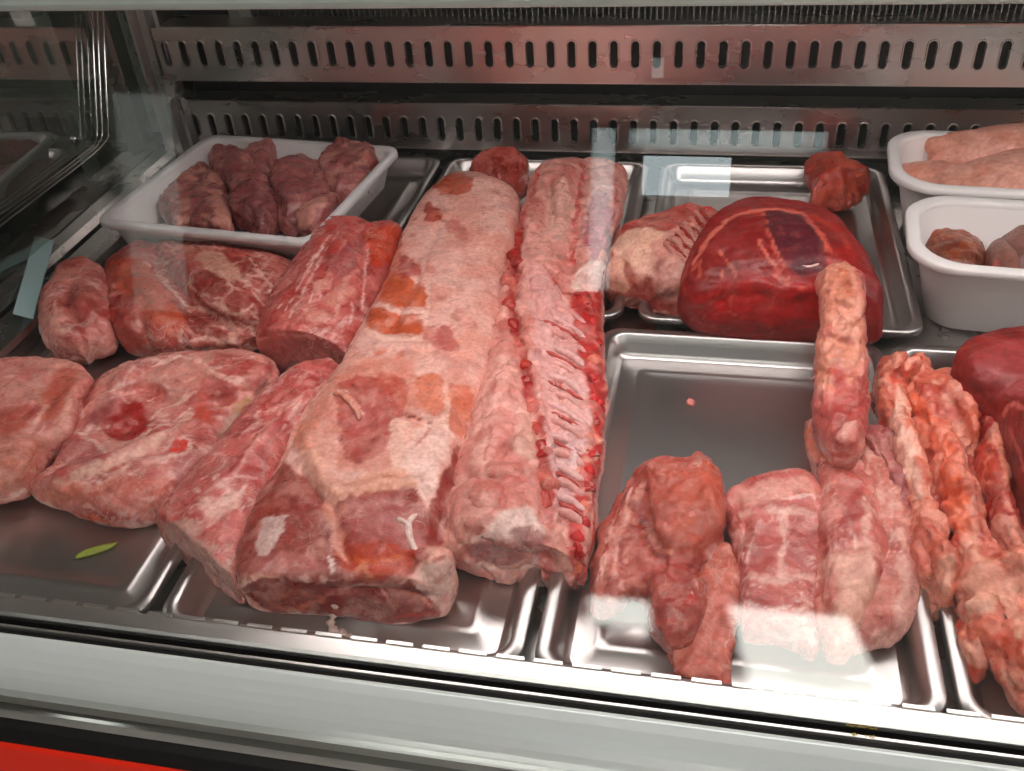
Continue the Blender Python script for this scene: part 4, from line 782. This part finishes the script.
# --- tubs: trotters and offal
def trotter(label, body, toes, zt):
    o = piece('pig_trotter', label, 'pig trotter', [tube(b_, n=2, seg=32) for b_ in [body] + toes],
        dict(a=(222, 166, 146), b=(228, 178, 160), fat=(234, 196, 180), blotch=((22, .3, .35, (212, 136, 112)),), disp=((16, .003, 'n'), (60, .0008, 'n'))), 'trotters in the white tub', voxel=.0025, mat='meat_smooth', smooth=6)
    return o
trotter('pale trotter lying at the back of the tub, toes towards the left', [((955, 140), (957, 158), .030, .066), ((985, 136), (985, 160), .030, .074), ((1030, 130), (1030, 160), .028, .078), ((1060, 126), (1060, 160), .028, .078)],
        [[((932, 138), (934, 150), .040, .062), ((948, 138), (950, 152), .036, .066), ((970, 138), (970, 152), .036, .072)], [((938, 152), (940, 166), .028, .052), ((955, 152), (957, 166), .028, .056), ((975, 146), (976, 166), .028, .062)]], .07)
trotter('pale trotter lying at the front of the tub, below the other one', [((945, 172), (947, 198), .020, .050), ((975, 164), (975, 204), .018, .062), ((1010, 158), (1010, 208), .016, .070), ((1050, 152), (1050, 210), .016, .072)],
        [[((903, 166), (907, 184), .020, .044), ((922, 164), (925, 184), .020, .048), ((945, 166), (946, 188), .020, .052)], [((912, 182), (916, 198), .014, .036), ((935, 184), (937, 200), .014, .042), ((955, 182), (956, 200), .014, .046)]], .07)
OFF = [('rough brown offal lump at the left end of its white tub', [(922, 240), (934, 231), (955, 230), (973, 236), (984, 250), (982, 266), (970, 276), (950, 272), (932, 262)], .034, dict(a=(120, 66, 50), b=(146, 80, 58), fat=(168, 110, 82), vein=((50, .12, .4),), blotch=((60, .2, .5, (166, 88, 54)),), disp=((30, .003, 'n'), (90, .002, 'n')))),
       ('smooth brown offal lump with a pink spot in its white tub', [(984, 262), (988, 248), (1000, 242), (1012, 250), (1020, 266), (1016, 280), (996, 280)], .034, dict(a=(136, 96, 84), b=(150, 106, 92), fat=(180, 130, 112), disp=((20, .002, 'n'),))),
       ('greyish offal lump at the right end of its white tub, cut by the frame', [(998, 240), (1010, 228), (1030, 222), (1060, 230), (1066, 260), (1050, 278), (1025, 276), (1008, 262)], .040, dict(a=(128, 92, 84), b=(142, 100, 90), fat=(170, 120, 106), disp=((20, .002, 'n'),)))]
for i, (lb, ol, zt, stl) in enumerate(OFF):
    piece('offal_lump', lb, 'offal', [lump([(u, v, .018) for u, v in ol], -.012, zt, p=2.3)], stl, 'offal lumps in the white tub', voxel=.0025, mat='meat_smooth', paint=[('D', (214, 110, 104), [(998, 264)], .006, .7)] if i == 1 else [('L', (176, 128, 104), [(935, 240), (948, 256), (960, 270)], .003, .5), ('L', (176, 128, 104), [(955, 234), (972, 246), (982, 258)], .003, .5)] if i == 0 else [])

# --- front right: folded chop and strips
piece('pork_chop', 'folded ragged pork chop on the bare steel tray beside the rib loin', 'meat',
    [lump([(588, 596), (594, 556), (607, 508), (632, 474), (655, 462), (690, 464), (712, 470), (720, 505), (718, 545), (708, 575), (706, 615), (698, 640), (680, 652), (660, 652), (650, 632), (645, 604), (630, 598), (612, 612), (596, 614)], ZF, .010, p=3.2, nring=18),
     lump([(640, 478), (654, 461), (685, 461), (700, 454), (714, 467), (719, 486), (723, 510), (722, 536), (714, 550), (700, 562), (672, 562), (654, 548), (642, 515)], -.012, .026, p=3.4),
     lump([(650, 606), (652, 578), (668, 562), (695, 566), (705, 585), (706, 612), (698, 636), (682, 650), (662, 652), (651, 634)], -.016, .018, p=2.6),
     tube([((600, 545), (622, 548), -.014, .006), ((614, 508), (638, 512), -.012, .016), ((636, 476), (656, 484), -.006, .020)], n=2)],
    dict(a=(158, 72, 64), b=(178, 94, 84), fat=(222, 164, 150), fib=((.2, 1, 0), 110, .3, (210, 136, 120)), vein=((40, .1, .4),), blotch=((50, .35, .5, (166, 52, 44)),), disp=((24, .005, 'n'), (60, .0025, 'n'), (130, .001, 'n'))),
    cuts=(6, .03), bumps=[([(640, 480), (646, 515), (655, 545), (668, 560)], .006, -.006), ([(706, 465), (708, 495), (718, 520)], .006, .004), ([(655, 562), (680, 575), (705, 570)], .006, -.005), ([(648, 470), (665, 490)], .005, -.004)],
    paint=[('L', (236, 190, 176), [(646, 482), (626, 520), (616, 560), (610, 600)], .0018, .85), ('L', (236, 190, 176), [(632, 488), (612, 530), (602, 575)], .0016, .8), ('L', (234, 186, 172), [(626, 560), (622, 585), (630, 600)], .002, .7), ('L', (236, 190, 176), [(622, 500), (606, 540), (598, 580)], .0014, .7), ('L', (110, 36, 32), [(642, 520), (650, 545), (664, 560), (690, 566), (706, 562)], .0018, .7), ('L', (120, 40, 34), [(640, 482), (640, 505), (644, 530)], .0018, .6), ('P', (228, 196, 188), [(706, 548), (718, 544), (716, 560), (708, 572)], .0015, .8), ('D', (140, 40, 36), [(662, 572), (672, 580), (684, 574), (676, 590), (690, 584)], .0045, .7), ('D', (206, 130, 112), [(668, 574), (680, 584), (664, 590)], .003, .7), ('L', (196, 110, 94), [(684, 472), (690, 500), (684, 530)], .0025, .6), ('L', (222, 164, 148), [(640, 490), (622, 530), (612, 575)], .004, .7), ('L', (220, 160, 144), [(628, 500), (612, 540), (604, 585)], .003, .6), ('L', (222, 166, 150), [(634, 520), (628, 555), (622, 580)], .003, .6), ('P', (202, 112, 92), [(640, 470), (680, 466), (712, 462), (720, 500), (715, 540), (690, 556), (660, 545), (645, 510)], .006, .5), ('L', (222, 160, 140), [(648, 530), (662, 548), (670, 552)], .003, .7), ('P', (206, 110, 88), [(706, 462), (716, 475), (722, 520), (708, 520), (704, 490)], .004, .6), ('D', (160, 54, 48), [(668, 562), (680, 572), (690, 580), (660, 575)], .009, .6), ('L', (196, 48, 40), [(700, 575), (690, 600), (672, 625), (664, 645)], .003, .6)])  # darkest strokes along the fold paint shade into the crease under the flap
piece('meat_strip', 'flat ragged strip whose near end touches the tray front, under the folded chop', 'meat',
    [lump([(702, 560), (724, 536), (740, 556), (743, 585), (738, 632), (733, 660), (730, 690), (716, 692), (700, 688), (678, 690), (672, 672), (662, 655), (680, 620), (694, 588)], ZF, -.002, p=3.4)], dict(a=(184, 96, 82), b=(204, 122, 106), fat=FAT, fib=((.3, 1, 0), 120, .4, (220, 150, 134)), vein=((44, .1, .4),), disp=((26, .004, 'n'), (80, .002, 'n'))),
    bumps=[([(715, 590), (715, 660)], .006, -.003)])
piece('pork_steak', 'pale steak webbed with white fat beside the folded chop', 'meat',
    [lump([(724, 494), (742, 484), (770, 478), (800, 474), (816, 486), (824, 520), (826, 560), (822, 602), (822, 640), (814, 660), (795, 650), (768, 640), (744, 638), (738, 600), (738, 572), (728, 534)], ZF, .012, p=3.6)], dict(ST['neck'], a=(176, 86, 82), b=(200, 120, 112)),
    cuts=(7, .03), bumps=[([(735, 500), (742, 520), (738, 535)], .008, -.008)],
    paint=[('L', (230, 188, 174), [(742, 515), (780, 508), (812, 512)], .004, .8), ('L', (230, 188, 174), [(782, 510), (784, 540), (780, 580)], .004, .8), ('L', (238, 206, 194), [(730, 505), (760, 496), (790, 498), (812, 494)], .0016, .8), ('L', (238, 206, 194), [(742, 545), (760, 548), (778, 545)], .0016, .7), ('L', (238, 206, 194), [(760, 520), (752, 540), (746, 570)], .0016, .7), ('L', (238, 206, 194), [(784, 540), (800, 556), (816, 566)], .0018, .7), ('L', (238, 206, 194), [(745, 600), (770, 610), (800, 600)], .002, .7), ('P', (226, 174, 158), [(728, 492), (760, 482), (800, 478), (812, 490), (780, 496), (750, 504)], .005, .7), ('P', (176, 96, 92), [(788, 520), (812, 520), (814, 556), (792, 560)], .004, .7), ('P', (180, 98, 92), [(752, 530), (776, 524), (776, 560), (752, 572)], .005, .6), ('P', (150, 56, 46), [(732, 508), (742, 514), (740, 530), (730, 532)], .002, .85), ('L', (226, 184, 170), [(750, 575), (780, 580), (812, 574)], .004, .7)])
back = piece('pork_fillet', 'greyish fillet lying underneath between the two paler ones, right of the steak', 'meat',
    [lump([(862, 448), (880, 440), (898, 456), (910, 490), (916, 525), (924, 562), (921, 606), (904, 636), (872, 652), (838, 657), (836, 640), (850, 600), (858, 545), (858, 490)], ZF, .014, p=2.8)], dict(ST['tender'], a=(176, 100, 92), b=(198, 128, 114)),
    cuts=(5, .03), paint=[('L', (224, 178, 160), [(900, 530), (905, 570), (900, 610)], .004, .6), ('D', (214, 172, 160), [(905, 620), (885, 640), (915, 590)], .016, .6)])
T2_ = [((808, 436), (842, 452), ZF, .006), ((812, 462), (862, 468), ZF, .014), ((815, 500), (880, 500), ZF, .020), ((815, 540), (886, 540), ZF, .022), ((813, 585), (884, 588), ZF, .022), ((813, 620), (870, 628), ZF, .018), ((822, 648), (852, 655), ZF, .008)]
piece('pork_fillet', 'plump fillet with pale streaks lying under the lower end of the tenderloin', 'meat', [tube(T2_, n=2.2, flat=.4), tube([((804, 425), (815, 422), -.01, .012), ((806, 445), (832, 442), -.012, .018), ((812, 462), (856, 458), -.014, .020)], n=2)], ST['tender'],
    cuts=(5, .03), bumps=[([(812, 450), (840, 462), (862, 472)], .005, -.004), ([(860, 500), (872, 540), (866, 590)], .008, .003), ([(822, 540), (830, 620)], .006, -.003)],
    paint=[('L', (240, 208, 196), [(838, 500), (850, 520), (856, 550)], .0016, .7), ('L', (240, 208, 196), [(858, 480), (866, 500), (880, 520)], .0016, .8), ('L', (170, 76, 70), [(822, 500), (826, 540), (822, 590), (828, 630)], .003, .6), ('P', (166, 74, 70), [(838, 470), (858, 474), (864, 500), (852, 530), (838, 510)], .004, .6), ('P', (160, 74, 68), [(846, 590), (858, 584), (862, 604), (850, 612)], .002, .6), ('L', (228, 186, 172), [(868, 505), (866, 540), (874, 570)], .003, .8), ('P', (232, 186, 166), [(830, 560), (850, 556), (868, 550), (878, 575), (868, 610), (850, 640), (838, 648), (836, 600)], .005, .8), ('D', (222, 160, 148), [(825, 505), (828, 515), (845, 480)], .012, .6), ('P', (206, 110, 76), [(805, 432), (815, 425), (828, 445), (845, 462), (822, 462), (808, 455)], .004, .8), ('L', (206, 118, 96), [(818, 640), (830, 650), (845, 654)], .006, .6), ('P', (196, 106, 88), [(820, 590), (830, 600), (832, 640), (820, 645)], .004, .5)])
T1_ = [((817, 268), (857, 263), .040, .074, .9), ((819, 290), (862, 290), .044, .086), ((819, 318), (866, 322), .036, .088), ((816, 350), (867, 352), .022, .074), ((814, 382), (868, 384), .010, .062), ((812, 412), (868, 414), .004, .054), ((818, 436), (864, 440), .004, .050), ((832, 456), (858, 458), .008, .044)]
tend = piece('tenderloin', 'long pork tenderloin draped over the front of the dark red round', 'meat', [tube(T1_, n=2.6, caps=('round', 'round'), capk=.12)], dict(ST['tender'], disp=((18, .002, 'n'), (34, .0022, 'r'), (60, .0012, 'n'), (140, .0010, 'n'))), cuts=0,
    bumps=[([(852, 280), (860, 300), (858, 318)], .006, .005), ([(840, 275), (836, 320), (840, 350)], .007, -.003), ([(822, 338), (850, 344)], .004, -.003)],
    paint=[('P', (228, 166, 140), [(818, 266), (854, 264), (864, 300), (868, 352), (850, 385), (838, 355), (830, 392), (816, 380), (820, 320)], .006, .75), ('P', (178, 84, 78), [(814, 400), (838, 398), (866, 398), (864, 440), (840, 456), (822, 436)], .006, .7), ('D', (186, 86, 78), [(835, 370), (848, 372), (840, 385), (828, 330)], .009, .55), ('L', (196, 108, 72), [(838, 268), (846, 276), (850, 290)], .005, .6), ('L', (170, 92, 72), [(826, 290), (832, 300), (828, 312)], .0015, .7), ('L', (170, 92, 72), [(836, 310), (846, 324), (842, 332)], .0012, .7), ('L', (170, 92, 72), [(840, 340), (860, 342)], .0012, .7)])
bv = surf(tend)
for i, px in enumerate(([(818, 388), (810, 386), (804, 390)], [(818, 400), (812, 397), (808, 402)], [(818, 376), (813, 380), (810, 384)])):
    lay('tatter', tend, px, .0016, (220, 150, 132), bv=bv, seed=i, jit=.5)

A1 = [((876, 368), (912, 372), ZF + .010, .030), ((872, 398), (905, 398), ZF + .010, .032), ((884, 430), (914, 428), ZF + .006, .030), ((894, 468), (922, 466), ZF + .002, .030), ((902, 508), (934, 506), ZF, .026), ((905, 545), (945, 540), ZF, .026), ((912, 580), (958, 575), ZF, .026), ((930, 606), (954, 602), ZF, .020)]
piece('fat_strip', 'narrow strip of pale pink fat with a hooked lower end, left of the long rope', 'meat', [tube(A1, n=2.1), tube([((880, 372), (893, 388), -.002, .03), ((895, 372), (905, 386), .004, .04), ((908, 366), (918, 378), .004, .042)], n=2), lump([(930, 555), (945, 545), (958, 565), (958, 590), (945, 600), (932, 585)], ZF + .006, .036)], ST['strip'], cuts=0,
    bumps=[([(920, 540), (928, 570), (925, 590)], .006, -.006)],
    paint=[('D', (150, 42, 36), [(884, 384), (895, 376), (886, 420), (904, 500), (914, 556)], .006, .75), ('L', (176, 84, 66), [(890, 440), (902, 444), (914, 440)], .0012, .8), ('L', (176, 84, 66), [(902, 500), (916, 502), (930, 498)], .0012, .8), ('P', (238, 200, 180), [(896, 395), (905, 392), (908, 430), (920, 470), (922, 500), (906, 480), (892, 440)], .004, .85), ('L', (216, 86, 66), [(882, 375), (895, 380), (908, 372)], .005, .7), ('L', (190, 76, 64), [(884, 410), (884, 425)], .004, .6), ('D', (172, 50, 44), [(930, 530), (926, 560), (915, 540)], .008, .6), ('P', (230, 182, 160), [(938, 560), (950, 552), (958, 580), (946, 596), (936, 585)], .004, .7)])
A2 = [((902, 384), (926, 366), ZF + .006, .030), ((904, 412), (946, 396), ZF + .006, .034), ((914, 442), (957, 430), ZF + .004, .034), ((926, 474), (968, 466), ZF + .002, .032), ((936, 510), (978, 500), ZF, .030), ((944, 545), (988, 535), ZF, .028), ((950, 580), (1002, 570), ZF, .028), ((962, 620), (1024, 605), ZF, .030), ((986, 660), (1056, 640), ZF, .030), ((1010, 694), (1084, 672), ZF, .028)]
rope = piece('fat_strip', 'long thick rope of orange pink fat running down to the right corner', 'meat', [tube(A2, n=2.1), lump([(922, 376), (945, 370), (962, 380), (970, 410), (978, 440), (975, 470), (962, 462), (948, 425), (930, 400)], ZF, .042), lump([(990, 560), (1015, 552), (1040, 570), (1045, 620), (1010, 612)], ZF, .044)], ST['strip'], cuts=0,
    bumps=[([(925, 455), (950, 452)], .004, -.004), ([(938, 500), (968, 492)], .004, -.004), ([(950, 560), (985, 552)], .005, -.004), ([(945, 410), (965, 440), (972, 470)], .007, -.005), ([(990, 590), (1005, 610)], .008, -.004)],
    paint=[('L', (150, 40, 34), [(960, 420), (968, 450), (976, 490), (984, 540)], .0025, .7), ('L', (150, 44, 36), [(906, 372), (918, 390), (930, 398)], .003, .7), ('L', (176, 80, 62), [(922, 458), (940, 452), (956, 454)], .0012, .8), ('L', (176, 80, 62), [(932, 500), (950, 494), (972, 492)], .0014, .8), ('L', (176, 80, 62), [(944, 535), (960, 528), (982, 530)], .0014, .8), ('D', (240, 204, 186), [(930, 428), (948, 470), (958, 510), (966, 550), (975, 600)], .0065, .7), ('D', (196, 70, 54), [(940, 420), (952, 446), (944, 520), (962, 565), (1000, 640)], .006, .6), ('L', (220, 110, 78), [(912, 398), (935, 436), (952, 485), (962, 525)], .010, .7), ('P', (166, 50, 42), [(920, 388), (940, 385), (958, 400), (962, 425), (948, 420), (930, 402)], .005, .7), ('D', (228, 178, 156), [(958, 430), (968, 450), (950, 400)], .009, .6), ('P', (230, 180, 156), [(960, 560), (995, 560), (1015, 595), (985, 610), (968, 595)], .005, .7), ('P', (204, 90, 66), [(990, 645), (1024, 630), (1050, 650), (1040, 680), (1005, 675)], .006, .5), ('L', (232, 180, 156), [(1004, 600), (1015, 615), (1018, 632)], .004, .8), ('D', (190, 60, 46), [(906, 376), (912, 366), (955, 540)], .007, .6)])
A3 = [((972, 430), (996, 428), ZF + .006, .034), ((974, 460), (1006, 466), ZF + .004, .034), ((978, 500), (1012, 508), ZF, .030), ((988, 540), (1022, 552), ZF, .026), ((1005, 580), (1040, 590), ZF, .022)]
piece('meat_strip', 'dark red strip with a pale edge, between the fat rope and smooth round piece', 'meat', [tube(A3, n=2.2)], dict(ST['strip'], a=(158, 48, 40), b=(190, 86, 70)), cuts=0, paint=[('L', (222, 150, 128), [(998, 430), (1006, 466), (1010, 505), (1020, 545)], .004, .8), ('L', (206, 96, 76), [(975, 440), (980, 480), (985, 520)], .004, .6)])
piece('beef_round', 'smooth dark red rounded piece at the right edge, in front of the tubs', 'meat',
    [lump([(950, 362), (964, 346), (990, 336), (1024, 332), (1070, 330), (1100, 380), (1100, 480), (1070, 540), (1030, 534), (1012, 500), (1004, 455), (992, 425), (968, 404), (954, 386)], ZF, .066, p=2.5)], dict(ST['beef'], a=(118, 34, 32), b=(140, 50, 46)), mat='meat_wet',
    paint=[('P', (168, 84, 84), [(975, 352), (1024, 340), (1060, 360), (1050, 400), (1000, 395), (975, 375)], .008, .6), ('L', (208, 120, 112), [(1000, 420), (1015, 405), (1030, 415)], .003, .8), ('L', (204, 120, 112), [(1010, 430), (1018, 450), (1024, 470)], .0025, .7), ('P', (148, 24, 22), [(955, 380), (980, 395), (1004, 425), (1010, 460), (985, 420), (962, 400)], .004, .7)])
A4 = [((952, 596), (968, 592), ZF, .008), ((951, 625), (978, 622), ZF, .012), ((955, 655), (982, 650), ZF, .010), ((968, 678), (988, 668), ZF, .004)]
piece('fat_strip', 'short orange pink scrap at the tray edge below the hooked fat strip', 'meat', [tube(A4, n=2.2)], dict(ST['strip'], a=(206, 100, 76), b=(218, 132, 106)), cuts=0)

piece('meat_scrap', 'tiny pale scrap alone on the bare floor of the half empty tray', 'scrap', [lump([(686, 402, ZF + .002), (690, 399, ZF + .002), (695, 402, ZF + .002), (693, 406, ZF + .002), (688, 405, ZF + .002)], ZF, ZF + .005)], dict(ST['pork'], a=(220, 160, 150)), voxel=.0009, cuts=0, disp=((120, .0006, 'n'),))

piece('meat_trimming', 'dark red ragged trimming lying between and beneath the two long fat strips', 'meat',
    [lump([(874, 392), (890, 384), (930, 380), (965, 384), (978, 410), (980, 450), (984, 490), (985, 540), (970, 580), (950, 590), (930, 560), (915, 520), (900, 480), (884, 440)], ZF, .010, p=3.4)], dict(ST['strip'], a=(146, 44, 38), b=(170, 72, 62)), cuts=(4, .02),
    paint=[('L', (206, 120, 104), [(962, 400), (972, 440), (975, 480)], .005, .7), ('D', (210, 140, 124), [(940, 390), (955, 380), (968, 430)], .008, .6)])
piece('pork_scrap', 'mottled mauve scrap tucked between the plump fillet and the hooked fat strip', 'meat',
    [lump([(864, 436), (876, 428), (890, 436), (900, 460), (908, 490), (912, 520), (900, 530), (888, 505), (878, 475), (866, 455)], ZF + .004, .018, p=3)], dict(ST['dim'], a=(150, 78, 78), b=(176, 110, 106)), cuts=(4, .03))
# ------------------------------------------------------------------ the shop
def struct(o): o['kind'] = 'structure'; return o
RX0, RX1, RY0, RY1, RZ0, RZ1 = -4.2, 4.0, -3.8, 3.4, -.852, 2.2
mb = MB(); mb.box(RX0, RX1, RY0, RY1, RZ0 - .05, RZ0); struct(mb.build('floor', M['floor']))
mb = MB(); mb.box(RX0, RX1, RY0, RY1, RZ1, RZ1 + .05); struct(mb.build('ceiling', M['ceil']))
mb = MB(); mb.box(RX0 - .1, RX0, RY0, RY1, RZ0, RZ1); struct(mb.build('wall_left', M['wall']))
mb = MB(); mb.box(RX1, RX1 + .1, RY0, RY1, RZ0, RZ1); struct(mb.build('wall_right', M['wall']))
mb = MB(); mb.box(RX0, RX1, RY1, RY1 + .1, RZ0, RZ1); struct(mb.build('wall_back', M['wall']))
OPEN = [(-3.15, -2.78, -.84, .36), (-.58, -.46, -.60, .20), (-.33, .09, -.12, .075), (-.31, -.25, .43, .53), (-.20, .10, .92, 1.50), (-.55, -.39, .94, 1.10), (-.40, .52, .10, .20)]  # two high openings added to let a sun patch onto the floor
xs = sorted({RX0, RX1, *[o[0] for o in OPEN], *[o[1] for o in OPEN]}); zs = sorted({RZ0, RZ1, *[o[2] for o in OPEN], *[o[3] for o in OPEN]})
mb = MB()
for i in range(len(xs) - 1):
    for j in range(len(zs) - 1):
        xm, zm = (xs[i] + xs[i + 1]) / 2, (zs[j] + zs[j + 1]) / 2
        if not any(o[0] < xm < o[1] and o[2] < zm < o[3] for o in OPEN): mb.box(xs[i], xs[i + 1], RY0 - .1, RY0, zs[j], zs[j + 1])
struct(mb.build('wall_front', M['wall']))
def frosted(name, k):
    m = bpy.data.materials.new(name); m.use_nodes = True; nt = m.node_tree; nt.nodes.remove(nt.nodes['Principled BSDF'])
    t = nt.nodes.new('ShaderNodeBsdfTranslucent'); t.inputs['Color'].default_value = (k, k * 1.02, k, 1)
    nt.links.new(t.outputs[0], nt.nodes['Material Output'].inputs['Surface']); return m
for i, (o_, k) in enumerate(((OPEN[0], .14), (OPEN[1], .95), (OPEN[6], .95))):
    mb = MB(); mb.box(o_[0], o_[1], RY0 - .06, RY0 - .05, o_[2], o_[3]); struct(mb.build('window_%d' % (i + 1), frosted('dimming_frost', k)))  # frosting added to dim the bands reflected in the front glass
mb = MB(); mb.prism_x([(RY0 - .1, .52), (-5.5, .36), (-5.5, .40), (RY0 - .1, .60)], -1.2, 1.4); struct(mb.build('sun_blocker', M['wall']))                  # unseen slab added outside to keep the sun off the lower openings

# ------------------------------------------------------------------ light, world, camera
def area(name, loc, rot, sx, sy, power, col, spread=180):
    l = bpy.data.lights.new(name, 'AREA'); l.shape = 'RECTANGLE'; l.size = sx; l.size_y = sy; l.energy = power; l.color = col
    l.spread = math.radians(spread)
    o = bpy.data.objects.new(name, l); C.objects.link(o); o.location = loc; o.rotation_euler = rot; return o
area('case_lamp', (.30, .76, ztop + .026), (0, 0, 0), 1.56, .09, 4.6, (1.0, .91, .885))
sl = bpy.data.lights.new('low_sun', 'SUN'); sl.energy = 150; sl.angle = .01; sl.color = (1, .97, .92)
so = bpy.data.objects.new('low_sun', sl); C.objects.link(so); so.rotation_euler = Vector((.12, 1, -.7)).to_track_quat('-Z', 'Y').to_euler()
area('shop_ceiling_lamp', (.6, -.9, RZ1 - .03), (0, 0, 0), 3.2, .8, 55, (1, .97, .92))
w = bpy.data.worlds.new('daylight'); bpy.context.scene.world = w; w.use_nodes = True
w.node_tree.nodes['Background'].inputs['Color'].default_value = (.86, .95, 1, 1); w.node_tree.nodes['Background'].inputs['Strength'].default_value = 5

cam = bpy.data.cameras.new('camera'); co = bpy.data.objects.new('camera', cam); C.objects.link(co)
cam.sensor_fit = 'HORIZONTAL'; cam.sensor_width = 36; cam.lens = F / 1024 * 36; cam.clip_start = .01
m = np.eye(4); m[:3, 0] = RW[:, 0]; m[:3, 1] = -RW[:, 1]; m[:3, 2] = -RW[:, 2]; m[:3, 3] = EYE
co.matrix_world = Matrix(m.tolist())
sc = bpy.context.scene; sc.camera = co
sc.view_settings.view_transform = 'Standard'; sc.view_settings.look = 'None'; sc.view_settings.gamma = 1; sc.view_settings.use_curve_mapping = False
sc.view_settings.exposure = 0.0
sc.cycles.max_bounces = 8; sc.cycles.transparent_max_bounces = 12; sc.cycles.sample_clamp_indirect = 9
